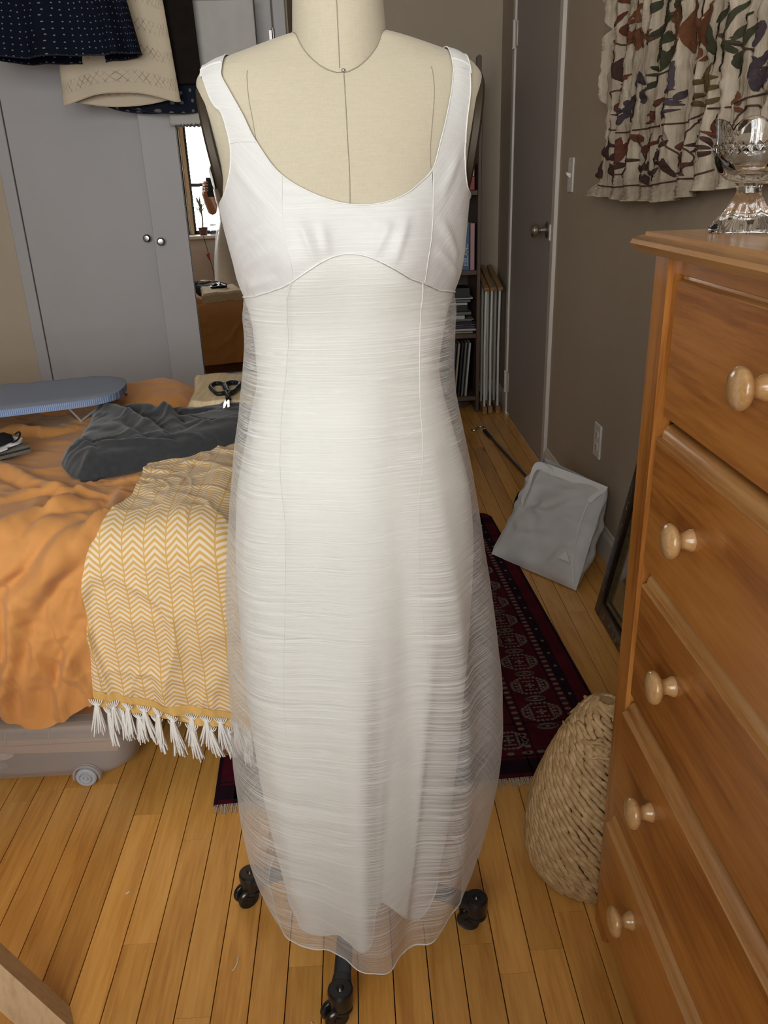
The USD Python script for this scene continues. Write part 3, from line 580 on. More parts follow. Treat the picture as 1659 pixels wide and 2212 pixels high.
for pts in ([(-0.418, 0.0), (-0.55, 0.10), (-0.545, 0.2), (-0.487, 0.28), (-0.470, 0.36), (-0.47, 0.6)], [(0.60, 0.0), (0.608, 0.08), (0.604, 0.16), (0.512, 0.24), (0.436, 0.33), (0.425, 0.42), (0.45, 0.55)]):
    c = smooth_curve(pts, 60); part(ov, 'skirt_seam', tube(over(c[:, 0], c[:, 1])+[0, -0.0002, 0], np.linspace(0.0007, 0.0001, 60), 6), 'silk_seam')
tn2 = np.linspace(-np.pi, np.pi, 201); vn2 = np.linspace(0, 1, 100); V_, T_ = np.meshgrid(vn2, tn2, indexing='ij'); P = lining(T_, V_).reshape(-1, 3)
ln = part(dress, 'lining', trimesh.Trimesh(P, grid(201, 100), process=False), 'silk_lining', smooth=True, uv=np.stack([T_.ravel()*0.15, P[:, 2]], 1), label='opaque white underskirt with a wavy hem')
part(ln, 'lining_hem', tube(lining(tn2[:-1], np.ones(200)), 0.0018, 6, closed=True), 'silk_cord')
# ---------------------------------------------------------------- pine chest of drawers
PINE = ((0.25, 0.076, 0.013), (0.45, 0.170, 0.032), (0.55, 0.232, 0.054))
wood('pine_long', *PINE, 'y', 1.1, 0.30, 0.45, knots=5.2, vary=0.10, figure=0.58)
wood('pine_upright', *PINE, 'z', 1.3, 0.30, 0.45, figure=0.6)
wood('pine_edge', (0.30, 0.125, 0.032), (0.46, 0.215, 0.062), (0.54, 0.28, 0.09), 'y', 1.3, 0.28, 0.5, figure=0.6)
wood('pine_across', (0.36, 0.165, 0.055), (0.50, 0.26, 0.10), (0.56, 0.315, 0.14), 'y', 1.1, 0.35, 0.4, figure=0.6)
wood('beech_knob', (0.43, 0.225, 0.082), (0.52, 0.295, 0.118), (0.58, 0.35, 0.15), 'x', 2.0, 0.25, 0.6, figure=0.4)
DX, DXB, DN, DF = 0.365, 0.780, -0.075, 1.003        # front, back, near end, far end
ch = thing('chest_of_drawers', 'tall orange pine chest of drawers with round wooden knobs, in front of the right wall', 'chest of drawers', (0.57, 0.46, 0))
for y0, y1 in ((DN, DN+0.02), (DF-0.02, DF)):
    part(ch, 'side_panel', cbox((DX+0.022, y0, 0.05), (DXB, y1, 1.10), 0.002), 'pine_upright')
for y0, y1 in ((DN, DN+0.052), (DF-0.052, DF)):
    part(ch, 'stile', cbox((DX, y0, 0.0), (DX+0.024, y1, 1.10), 0.005), 'pine_upright')
for y0 in (DN, DF-0.052): part(ch, 'rear_foot', cbox((DXB-0.04, y0, 0.0), (DXB, y0+0.05, 0.05), 0.003), 'pine_upright')
part(ch, 'back_panel', cbox((DXB-0.006, DN+0.02, 0.06), (DXB, DF-0.02, 1.10), 0.001), 'pine_upright')
top_prof = [(-0.020, 0.004), (-0.023, 0.009), (-0.021, 0.014), (-0.014, 0.018), (-0.010, 0.0185), (-0.0085, 0.0225), (0.42, 0.0225), (0.42, 0.0), (-0.017, 0.0)]
def ogee(y0, y1):  # moulded top with its profile on the front and on both ends
    xs = np.array([p[0] for p in top_prof[:6]]); hs = np.array([p[1] for p in top_prof[:6]])
    rows = [[(DX+dx, y0+dx, 1.0995+h), (DX+dx, y1-dx, 1.0995+h), (DXB+0.01, y1-dx, 1.0995+h), (DXB+0.01, y0+dx, 1.0995+h)] for dx, h in [(-0.017, 0.0)]+list(zip(xs, hs))]
    v = np.array(rows).reshape(-1, 3); n = 4; F = list(grid(4, len(rows), True)); k = (len(rows)-1)*4
    F += [(k, k+1, k+2), (k, k+2, k+3), (0, 2, 1), (0, 3, 2)]
    m = trimesh.Trimesh(v, np.array(F), process=False); m.fix_normals(); return m
part(ch, 'top', ogee(DN-0.003, DF+0.003), 'pine_across', smooth=25)
part(ch, 'rail', cbox((DX+0.010, DN+0.05, 1.078), (DX+0.03, DF-0.05, 1.0995), 0.001), 'pine_long')
part(ch, 'rail', cbox((DX+0.012, DN+0.05, 0.045), (DX+0.03, DF-0.05, 0.085), 0.001), 'pine_long')
def knob_wood(o):
    return lathe([(0, 0), (0.0125, 0), (0.0130, 0.002), (0.0115, 0.005), (0.0092, 0.010), (0.0095, 0.014), (0.0130, 0.0175), (0.0185, 0.020), (0.0205, 0.0235), (0.0205, 0.0265), (0.0185, 0.0300), (0.012, 0.0325), (0.005, 0.0334), (0, 0.0335)], 36, o, (-1, 0, 0))
DRAWERS = [  # z bottom, z top, how far pulled out, near end, far end, knobs (y, z)
    (0.910, 1.074, -0.006, 0.474, 0.940, [(0.705, 1.004)]), (0.910, 1.074, -0.006, -0.012, 0.464, [(0.225, 1.004)]),
    (0.707, 0.885, 0.000, -0.012, 0.940, [(0.806, 0.806), (0.122, 0.806)]), (0.505, 0.682, 0.000, -0.012, 0.940, [(0.806, 0.612), (0.122, 0.612)]),
    (0.294, 0.478, 0.009, -0.012, 0.940, [(0.806, 0.418), (0.122, 0.418)]), (0.090, 0.276, 0.018, -0.012, 0.940, [(0.806, 0.226), (0.122, 0.226)])]
for zb, zt, out, y0, y1, kn in DRAWERS:
    xf = DX-out
    d = part(ch, 'drawer', extrude([(0, zb+0.003), (0.003, zb), (0.05, zb), (0.05, zt), (0.0065, zt), (0.001, zt-0.0015), (0, zt-0.003)], y1-y0, (xf, y1, 0), (1, 0, 0), (0, 0, 1)), 'pine_long', smooth=25)
    hb = 0.0175 if zt < 1.0 else 0.010
    part(d, 'drawer_lip', extrude([(0.006, zt-0.002), (0.006, zt+0.005), (0.0075, zt+0.010), (0.011, zt+hb-0.003), (0.016, zt+hb-0.0008), (0.024, zt+hb), (0.05, zt+hb), (0.05, zt-0.002)], y1-y0-0.006, (xf, y1-0.003, 0), (1, 0, 0), (0, 0, 1)), 'pine_edge', smooth=35)
    part(d, 'drawer_lip', extrude([(-0.0004, zt-0.0036), (-0.0004, zt-0.0026), (0.0012, zt-0.0009), (0.0064, zt+0.0006), (0.0064, zt-0.0036)], y1-y0, (xf, y1, 0), (1, 0, 0), (0, 0, 1)), 'pine_edge', smooth=35)
    if out or True:
        part(d, 'drawer_box', cbox((xf+0.05, y0+0.02, zb+0.012), (xf+0.36, y1-0.02, zt-0.012), 0.002), 'pine_across')
    for ky, kz in kn: part(d, 'knob', knob_wood((xf+0.0002, ky, kz)), 'beech_knob', smooth=50)

# ---------------------------------------------------------------- cut-glass compote on the chest
mat('clear_glass', {'p': ('principled_bsdf', {'base_color': (0.97, 0.97, 0.97), 'roughness': 0.02, 'ior': 1.5, 'transmission_weight': 1.0})})
GC = np.array([0.443, 0.945, 1.1222])
gl = thing('glass_compote', 'small clear cut-glass footed dish with scalloped rim, standing on the pine chest', 'glass dish', GC)
def glass_shell(outer, inner, lobes, amp_r, amp_z, n=96):
    ang = np.arange(n)*2*np.pi/n; prof = list(outer)+list(inner[::-1]); rows = []
    zmax = max(p[1] for p in prof)
    for r, z in prof:
        w = sstep(z, zmax*0.55, zmax) if amp_z else 0; sc_ = np.abs(np.cos(lobes*ang/2))
        rows.append(np.stack([r*(1+amp_r*(np.cos(lobes*ang))*(1 if amp_z == 0 else 0.25+0.75*w))*np.cos(ang), r*(1+amp_r*np.cos(lobes*ang)*(1 if amp_z == 0 else 0.25+0.75*w))*np.sin(ang), z+amp_z*w*(sc_**0.7-0.6)], -1))
    v = np.array(rows).reshape(-1, 3); F = grid(n, len(prof), True); m = trimesh.Trimesh(v, F, process=False); m.merge_vertices(); m.update_faces(m.nondegenerate_faces()); m.fix_normals(); return m
GS = 0.98
foot_o = [(0.0, 0.0), (0.0365, 0.0), (0.0385, 0.0015), (0.0388, 0.0045), (0.036, 0.008), (0.028, 0.018), (0.0205, 0.028), (0.0148, 0.037), (0.0128, 0.043), (0.0130, 0.0485), (0.0165, 0.0515), (0.0, 0.0520)]
part(gl, 'foot', glass_shell(foot_o, [], 8, 0.035, 0).apply_translation(GC), 'clear_glass', smooth=25)
bo = [(0.0, 0.0523), (0.016, 0.0524), (0.026, 0.0555), (0.0345, 0.0625), (0.0392, 0.0725), (0.0405, 0.083), (0.0400, 0.094), (0.0412, 0.104), (0.0422, 0.1115)]
bi = [(0.0, 0.0625), (0.018, 0.0640), (0.0290, 0.0700), (0.0350, 0.0790), (0.0368, 0.089), (0.0370, 0.100), (0.0392, 0.1110)]
part(gl, 'bowl', glass_shell(bo, bi, 6, 0.035, 0.0125).apply_translation(GC), 'clear_glass', smooth=35)
# cut diamonds along the bowl
dm = []
for k in range(30):
    a = k*2*np.pi/30
    for q, (r, z, s) in enumerate(((0.0406, 0.0890, 0.0040), (0.0401, 0.0830, 0.0038))):
        aa = a+(q % 2)*np.pi/30; c = np.array([math.cos(aa), math.sin(aa), 0]); t = np.array([-c[1], c[0], 0]); p = GC+c*r+[0, 0, z]
        dm.append(hull([p+t*s, p-t*s, p+[0, 0, s], p-[0, 0, s], p+c*0.0020, p-c*0.0012]))
part(gl, 'cut_diamonds', join(dm), 'clear_glass', smooth=False)

# ---------------------------------------------------------------- wall plates
sw = thing('light_switch', 'single light switch in an ivory wall plate beside the door casing', 'light switch', (WX, 3.10, 1.18))
part(sw, 'plate', cbox((WX-0.0065, 3.066, 1.125), (WX, 3.134, 1.24), 0.0025), 'plastic_white'); part(sw, 'toggle', hull([(WX-0.006, 3.096, 1.188), (WX-0.006, 3.106, 1.188), (WX-0.006, 3.096, 1.172), (WX-0.006, 3.106, 1.172), (WX-0.021, 3.097, 1.193), (WX-0.021, 3.105, 1.193), (WX-0.020, 3.097, 1.184), (WX-0.020, 3.105, 1.184)]), 'plastic_white')
for z in (1.148, 1.217): part(sw, 'screw', lathe([(0, 0), (0.003, 0), (0.003, 0.0008), (0, 0.0012)], 12, (WX-0.0065, 3.10, z), (-1, 0, 0)), 'plastic_white')
oy = 2.563
ol = thing('wall_outlet', 'double electrical outlet in an ivory plate low on the right wall', 'electrical outlet', (WX, oy, 0.356))
part(ol, 'plate', cbox((WX-0.008, oy-0.036, 0.298), (WX, oy+0.036, 0.414), 0.003), 'plastic_white')
for z in (0.377, 0.335):
    s = part(ol, 'socket', extrude(sg.Point(0, 0).buffer(0.0165).intersection(sg.box(-0.0165, -0.013, 0.0165, 0.013)), 0.002, (WX-0.008, oy, z), (0, -1, 0), (0, 0, 1)) if True else None, 'plastic_white')
    part(s, 'slot', join([cbox((WX-0.0104, oy-0.0065, z-0.001), (WX-0.0099, oy-0.0045, z+0.008), 0), cbox((WX-0.0104, oy+0.0045, z-0.001), (WX-0.0099, oy+0.0065, z+0.007), 0), cbox((WX-0.0104, oy-0.002, z-0.010), (WX-0.0099, oy+0.002, z-0.005), 0)]), 'plastic_dark', smooth=False)

# ---------------------------------------------------------------- leaning picture frame
wood('frame_dark', (0.010, 0.005, 0.003), (0.018, 0.009, 0.006), (0.032, 0.018, 0.010), 'z', 2, 0.35, 0.3)
mottled('frame_gilt', (0.10, 0.07, 0.03), (0.16, 0.12, 0.06), 60, 0.45, metallic=0.5)
plain('picture_mat', (0.16, 0.12, 0.06), 0.12, coat_weight=1.0, coat_roughness=0.02)
plain('frame_mark', (0.20, 0.16, 0.11), 0.5)
fo = np.array([0.672, 2.050, 0.002]); fy = np.array([0, -1.0, 0]); fu = np.array([0.122, 0, 0.640]); fu /= np.linalg.norm(fu); fn_ = np.cross(fu, fy); fn_ = fn_ if fn_[0] < 0 else -fn_
FWD, FHT, FB = 0.52, 0.64, 0.046
pf = thing('picture_frame', 'large dark picture frame leaning on the right wall behind the pine chest', 'picture frame', fo)
def fpt(a, b, c): return fo+fy*a+fu*b-fn_*c
def fbar(a0, b0, a1, b1, c0, c1):
    return hull([fpt(a, b, c) for a in (a0, a1) for b in (b0, b1) for c in (c0+0.003, c1)]+[fpt(a, b, c0) for a in (a0+0.006, a1-0.006) for b in (b0+0.006, b1-0.006)])
for bar in ((0, 0, FB, FHT), (FWD-FB, 0, FWD, FHT), (FB-0.004, 0, FWD-FB+0.004, FB), (FB-0.004, FHT-FB, FWD-FB+0.004, FHT)): part(pf, 'moulding', fbar(*bar, -0.012, 0.012), 'frame_dark')
for bar in ((FB, FB, FB+0.014, FHT-FB), (FWD-FB-0.014, FB, FWD-FB, FHT-FB), (FB+0.014, FB, FWD-FB-0.014, FB+0.014), (FB+0.014, FHT-FB-0.014, FWD-FB-0.014, FHT-FB)): part(pf, 'inner_moulding', fbar(*bar, -0.004, 0.011), 'frame_gilt')
part(pf, 'glazed_picture', fbar(FB+0.014, FB+0.014, FWD-FB-0.014, FHT-FB-0.014, 0.004, 0.010), 'picture_mat')
mk = []
rg = np.random.default_rng(4)
for b in np.arange(0.08, FHT-0.05, 0.052):
    for k in range(4):
        a = 0.020+rg.uniform(-0.009, 0.011); b2 = b+rg.uniform(-0.013, 0.013); pts = [fpt(a+rg.uniform(-0.005, 0.005), b2+rg.uniform(-0.006, 0.006), -0.0122) for _ in range(3)]; mk.append(tube(smooth_curve(pts, 6), 0.0008, 5))
for a in np.arange(0.08, FWD-0.05, 0.052):
    for k in range(4):
        b = 0.020+rg.uniform(-0.009, 0.011); a2 = a+rg.uniform(-0.013, 0.013); pts = [fpt(a2+rg.uniform(-0.006, 0.006), b+rg.uniform(-0.005, 0.005), -0.0122) for _ in range(3)]; mk.append(tube(smooth_curve(pts, 6), 0.0008, 5))
part(pf, 'scroll_ornament', join(mk), 'frame_mark', kind='stuff')

# ---------------------------------------------------------------- big woven seagrass basket tipped against the chest
mat('seagrass', {'o': ('object_info', {}), 't': ('texture_coordinate', {}), 'g': ('geometry', {}), 'n': ('noise_texture', {'scale': 60, 'detail': 3}), 'a': ('math', {'math_type': 'multiply_add', 'value2': 0.55}), 'h': ('math', {'math_type': 'multiply', 'value2': 0.55}), 'r': ('rgb_ramp', {'ramp': [(0.2, (0.34, 0.20, 0.085)), (0.5, (0.60, 0.41, 0.20)), (0.8, (0.76, 0.58, 0.34))]}), 'p': ('principled_bsdf', {'roughness': 0.6})},
    [('g.random_per_island', 'h.value1'), ('t.object', 'n.vector'), ('n.fac', 'a.value1'), ('h.value', 'a.value3'), ('a.value', 'r.fac'), ('r.color', 'p.base_color')])
plain('basket_inside', (0.14, 0.08, 0.035), 0.9)
BO = np.array([0.390, 1.134, 0.0]); BR, BH = 0.117, 0.352
_pf = PCH([0, .08, .22, .4, .55, .7, .84, .93, .985, 1], [.88, .98, 1.0, .94, .83, .68, .50, .36, .20, .06])
BPROF = lambda z: BR*_pf(np.clip(np.asarray(z, float)/BH, 0, 1))
tl = 0.033; BLIFT = 0.0075; tax = np.array([math.cos(-0.575), math.sin(-0.575), 0]); TB = trimesh.transformations.rotation_matrix(tl, np.cross([0, 0, 1], tax))[:3, :3]
def bpt(r, z, a):
    p = np.stack([r*np.cos(a), r*np.sin(a), z+np.zeros_like(a)], -1) @ TB.T
    return p+BO+[0, 0, BLIFT]
bk = thing('seagrass_basket', 'large round woven seagrass basket on the floor behind the pine chest', 'basket', BO)
rr = np.random.default_rng(11)
zrow = [0.004]
while zrow[-1] < 0.346:
    z = zrow[-1]; sl = (BPROF(min(z+0.01, BH))-BPROF(max(z-0.01, 0)))/0.02; zrow.append(z+0.0115/math.sqrt(1+sl*sl))
tmpl = trimesh.creation.icosphere(1, 1.0)
for i, z in enumerate(zrow):
    r = float(BPROF(z)); n = max(14, int(2*np.pi*r/0.0165)); ms_v, ms_f = [], []; m0 = 0
    sl = (BPROF(min(z+0.01, BH))-BPROF(max(z-0.01, 0)))/0.02; zn = np.array([1, -sl])/math.hypot(1, sl)
    for k in range(n):
        a = (k+0.5*(i % 2)+rr.uniform(-0.08, 0.08))*2*np.pi/n; c, s = math.cos(a), math.sin(a); rad = np.array([c, s, 0]); tan = np.array([-s, c, 0]); up = np.array([c*sl, s*sl, 1.0]); up /= np.linalg.norm(up); nor = np.cross(tan, up)
        q = (tan-0.75*up); q /= np.linalg.norm(q); w = np.cross(nor, q); L = 0.0158*rr.uniform(0.9, 1.12)
        p = (tmpl.vertices*[L, 0.0058*rr.uniform(0.85, 1.1), 0.0046]) @ np.stack([q, w, nor])+np.array([r*c, r*s, z])+nor*rr.uniform(-0.0008, 0.0012)
        ms_v.append(p @ TB.T+BO+[0, 0, BLIFT]); ms_f.append(tmpl.faces+m0); m0 += len(p)
    part(bk, 'weave_row', trimesh.Trimesh(np.vstack(ms_v), np.vstack(ms_f), process=False), 'seagrass', smooth=True)
zs = np.linspace(0.0, 0.350, 40); aa = np.linspace(0, 2*np.pi, 72, endpoint=False); Z, A = np.meshgrid(zs, aa, indexing='ij'); P = bpt((BPROF(Z)-0.004), Z, A).reshape(-1, 3); c0 = bpt(np.zeros(1), 0.0, np.zeros(1)); P = np.vstack([P, c0]); j = np.arange(72)
part(bk, 'liner', trimesh.Trimesh(P, np.vstack([grid(72, 40, True), np.c_[np.full(72, len(P)-1), (j+1) % 72, j]]), process=False), 'basket_inside', smooth=True)
rimc = []; rk = np.random.default_rng(21)
for q in range(26):      # loose plaited ends that finish the crown
    a0 = rk.uniform(0, 2*np.pi); z0 = rk.uniform(0.275, 0.335); A = a0+np.linspace(0, rk.uniform(0.5, 1.1), 7); Z = z0+0.010*np.sin(np.linspace(0, np.pi, 7)); R = BPROF(np.minimum(Z, 0.35))+0.003+0.003*np.sin(np.linspace(0, 6, 7)+q)
    rimc.append(tube(np.stack([R*np.cos(A), R*np.sin(A), Z+0.004*np.sin(np.linspace(0, 5, 7)+q)], -1) @ TB.T+BO+[0, 0, BLIFT], [0.002, 0.0036, 0.0040, 0.0040, 0.0038, 0.0032, 0.0015], 6))
cap = trimesh.creation.icosphere(2, 1.0); rimc.append(trimesh.Trimesh((cap.vertices*[0.030, 0.030, 0.007]+[0, 0, 0.346]) @ TB.T+BO+[0, 0, BLIFT], cap.faces, process=False))
part(bk, 'plaited_ends', join(rimc), 'seagrass', smooth=True)

# ---------------------------------------------------------------- tote bag and rod on the floor
mat('nonwoven', {'t': ('texture_coordinate', {}), 'v': ('voronoi_texture', {'scale': 420}), 'b': ('bump', {'strength': 0.15, 'distance': 0.0005}), 'n': ('noise_texture', {'scale': 7, 'detail': 4}), 'r': ('rgb_ramp', {'ramp': [(0.3, (0.56, 0.55, 0.55)), (0.7, (0.70, 0.69, 0.685))]}), 'p': ('principled_bsdf', {'roughness': 0.75})},
    [('t.object', 'v.vector'), ('v.distance', 'b.height'), ('b.normal', 'p.normal'), ('t.object', 'n.vector'), ('n.fac', 'r.fac'), ('r.color', 'p.base_color')])
plain('nonwoven_band', (0.80, 0.79, 0.78), 0.7)
A_, B_, C_, D_ = np.array([0.425, 2.455, 0.004]), np.array([0.640, 2.170, 0.004]), np.array([0.737, 2.370, 0.004]), np.array([0.530, 2.640, 0.004])
TA, TB_, TC, TD = np.array([0.612, 2.575, 0.285]), np.array([0.772, 2.350, 0.270]), np.array([0.786, 2.402, 0.250]), np.array([0.640, 2.655, 0.272])
tg = thing('tote_bag', 'slumped white non-woven tote bag leaning on the right wall by the baseboard', 'bag', (0.59, 2.41, 0))
def quadface(a, b, c, d, n, m, bulge, seed):
    u, v = np.meshgrid(np.linspace(0, 1, n), np.linspace(0, 1, m)); P = (a*(1-u[..., None])+b*u[..., None])*(1-v[..., None])+(d*(1-u[..., None])+c*u[..., None])*v[..., None]
    nr = np.cross(b-a, d-a); nr /= np.linalg.norm(nr); w = (16*u*(1-u)*v*(1-v))**0.6
    q = bulge*w*(1-0.55*v)+0.020*w*(fbm(P*12, 3, seed)-0.5)*2+0.008*w*np.sin(9*u-5*v)+0.010*w*sstep(1-np.abs(2*noise(P*[9, 9, 16], seed+3)-1), 0.7, 1.0)
    P = P+nr*q[..., None]; P[..., 2] = np.maximum(P[..., 2], 0.002+0.0*u)
    return trimesh.Trimesh(P.reshape(-1, 3), grid(n, m), process=False)
part(tg, 'front_panel', quadface(A_, B_, TB_, TA, 40, 40, 0.050, 1), 'nonwoven', smooth=True)
part(tg, 'gusset', quadface(B_, C_, TC, TB_, 24, 40, 0.012, 2), 'nonwoven', smooth=True)
part(tg, 'back_panel', quadface(C_, D_, TD, TC, 24, 40, 0.006, 3), 'nonwoven', smooth=True); part(tg, 'gusset', quadface(D_, A_, TA, TD, 24, 40, 0.014, 4), 'nonwoven', smooth=True)
part(tg, 'base', quadface(A_, D_, C_, B_, 6, 6, 0, 5), 'nonwoven', smooth=True)
nf = np.cross(B_-A_, TA-A_); nf /= np.linalg.norm(nf)
def on_front(u, v):
    P = (A_*(1-u)+B_*u)*(1-v)+(TA*(1-u)+TB_*u)*v; w = (16*u*(1-u)*v*(1-v))**0.6; return P+nf*(0.050*w*(1-0.55*v)+0.003)
def ribbon(pts, wdir, w, th=0.0015):
    p = np.asarray(pts, float); wd = np.broadcast_to(np.asarray(wdir, float), p.shape); wd = wd/np.linalg.norm(wd, axis=1, keepdims=True); a, b = p-wd*w/2, p+wd*w/2
    t = np.gradient(p, axis=0); nn = np.cross(t, wd); nn /= np.linalg.norm(nn, axis=1, keepdims=True)
    v = np.stack([a-nn*th/2, b-nn*th/2, b+nn*th/2, a+nn*th/2], 1).reshape(-1, 3); F = grid(4, len(p), True); k = len(v)-4
    m = trimesh.Trimesh(v, np.vstack([F, [(0, 2, 1), (0, 3, 2), (k, k+1, k+2), (k, k+2, k+3)]]), process=False); m.fix_normals(); return m
us = np.linspace(0.0, 1, 20); part(tg, 'top_hem', ribbon([on_front(u, 0.955)+nf*0.001 for u in us], TA-A_, 0.030), 'nonwoven_band', smooth=30)
part(tg, 'gusset_seam', tube(smooth_curve([on_front(0.87, 0.80)+nf*0.001, on_front(0.87, 0.55)+nf*0.001, on_front(0.91, 0.28)+nf*0.001, on_front(0.975, 0.06)+nf*0.002], 24), 0.0024, 6), 'nonwoven_band')
h0, h1 = on_front(0.26, 0.93), on_front(0.10, 0.60); c = smooth_curve([h0+nf*0.003, on_front(0.17, 0.90)+nf*0.035+[-0.02, 0, 0.006], np.array([0.555, 2.50, 0.235]), np.array([0.528, 2.470, 0.190]), np.array([0.535, 2.480, 0.158])], 30)
part(tg, 'handle', ribbon(c, nf*0.35+np.array([0, 0.2, 1.0]), 0.026), 'nonwoven_band')
c = smooth_curve([on_front(0.985, 0.96)+nf*0.004, on_front(0.94, 0.91)+nf*0.004, on_front(0.875, 0.80)+nf*0.003], 16); part(tg, 'handle', ribbon(c, np.cross(nf, np.gradient(c, axis=0)[8]), 0.018), 'nonwoven_band')
tag_p = on_front(0.78, 0.20)+nf*0.002; ex = (B_-A_)/np.linalg.norm(B_-A_); ey = (TA-A_)/np.linalg.norm(TA-A_)
part(tg, 'corner_patch', hull([tag_p+nf*0.004, tag_p+ex*0.045+nf*0.002, tag_p+ex*0.015+ey*0.032+nf*0.004, tag_p, tag_p+ex*0.045, tag_p+ex*0.015+ey*0.032]), 'nonwoven_band')
mottled('black_cloth', (0.010, 0.010, 0.012), (0.02, 0.02, 0.022), 20, 0.9, specular_ior_level=0.15)
bp = np.array([0.500, 2.72]); single('black_pouch', puffy([(0.585, 2.80), (0.65, 2.82), (0.665, 2.89), (0.64, 2.94), (0.595, 2.93), (0.575, 2.86)], 0.012, lambda x, y, d: 0.004+0.065*(1-np.exp(-d/0.012))*(0.8+0.4*fbm(np.stack([x*20, y*20, x*0], -1), 3, 2)), lambda x, y, d: 0.002+0*x), 'black_cloth', 'small black cloth pouch on the floor behind the white tote bag', 'pouch', smooth=True)
rd = thing('curtain_rod', 'thin dark metal rod lying on the floor boards beside the door', 'rod', (0.66, 3.5, 0))
part(rd, 'rod', tube([(0.627, 3.84, 0.008), (0.700, 3.15, 0.008)], 0.0075, 12), 'dark_steel'); part(rd, 'rod_sleeve', tube([(0.624, 3.87, 0.0085), (0.6365, 3.75, 0.0085)], 0.0095, 12), 'plastic_dark')
part(rd, 'end_hook', tube(smooth_curve([(0.622, 3.89, 0.010), (0.612, 3.93, 0.012), (0.595, 3.925, 0.010), (0.575, 3.885, 0.008), (0.562, 3.90, 0.006)], 20), 0.0045, 8), 'steel')

# ---------------------------------------------------------------- folding racks of wood and white dowels in the corner
wood('rack_wood', (0.20, 0.105, 0.042), (0.29, 0.165, 0.07), (0.35, 0.21, 0.095), 'y', 1.5, 0.5, 0.1)
plain('dowel_white', (0.62, 0.60, 0.56), 0.45)
RL = ['folded rack of white dowels in wooden rails, nearest the bookcase in the corner', 'folded rack of white dowels in wooden rails, middle of the three in the corner', 'folded rack of white dowels in wooden rails, against the right wall in the corner']
for k, (x, dy) in enumerate(((0.676, 0.0), (0.708, 0.03), (0.748, 0.02))):
    r = thing('folding_rack', RL[k], 'rack', (x, 4.35, 0), group='folded racks in the corner'); y0, y1 = 4.19+dy*0.4, 4.545
    part(r, 'top_rail', beam((x, y0, 0.655), (x-0.004, y1, 0.735), 0.026, 0.018, 0.003), 'rack_wood'); part(r, 'bottom_rail', beam((x, y0, 0.022), (x, y1, 0.022), 0.024, 0.040, 0.003), 'rack_wood')
    for q, yy in enumerate((y0+0.02, y0+0.14, y0+0.26)):
        zt = 0.655+0.08*(yy-y0)/(y1-y0); part(r, 'dowel', tube([(x, yy, 0.03), (x+0.003*(q-1), yy, 0.35), (x, yy, zt-0.004)], 0.0062, 10), 'dowel_white')

# ---------------------------------------------------------------- bookcase against the back wall
wood('shelf_dark', (0.055, 0.030, 0.020), (0.085, 0.050, 0.034), (0.11, 0.068, 0.046), 'z', 1.2, 0.5, 0.1)
bc = thing('bookcase', 'tall dark brown wooden bookcase against the back wall beside the corner', 'bookcase', (0.30, 4.42, 0))
SX0, SX1, SY0, SY1 = -0.02, 0.652, 4.25, 4.59
m = cbox((SX1-0.018, SY0, 0.0), (SX1, SY1, 1.62), 0.002); part(bc, 'side_panel', m, 'shelf_dark'); part(bc, 'side_panel', cbox((SX0, SY0, 0.0), (SX0+0.018, SY1, 1.62), 0.002), 'shelf_dark')
for x in (SX0+0.002, SX1-0.030):
    part(bc, 'post', extrude(sg.box(0, 1.60, 0.024, 1.70).union(sg.Point(0.012, 1.70).buffer(0.012)), 0.03, (x, SY0+0.03, 0), (1, 0, 0), (0, 0, 1)), 'shelf_dark')
part(bc, 'back_panel', cbox((SX0+0.018, SY1-0.008, 0.05), (SX1-0.018, SY1, 1.60), 0.001), 'shelf_dark')
SHELF = [0.076, 0.413, 0.735, 1.115, 1.45]
for z in SHELF: part(bc, 'shelf', cbox((SX0+0.018, SY0+0.004, z-0.012), (SX1-0.018, SY1-0.008, z+0.012), 0.002), 'shelf_dark')
BCOL = {'blue': (0.055, 0.11, 0.22), 'pink': (0.42, 0.24, 0.24), 'rust': (0.25, 0.065, 0.04), 'white': (0.45, 0.44, 0.42), 'grey': (0.13, 0.13, 0.135), 'black': (0.015, 0.015, 0.017), 'navy': (0.02, 0.045, 0.13), 'cream': (0.36, 0.29, 0.20), 'plum': (0.12, 0.06, 0.11), 'red': (0.30, 0.02, 0.035), 'teal': (0.08, 0.16, 0.17)}
for k, c in BCOL.items(): plain('book_'+k, c, 0.45)
plain('book_pages', (0.42, 0.38, 0.30), 0.9)
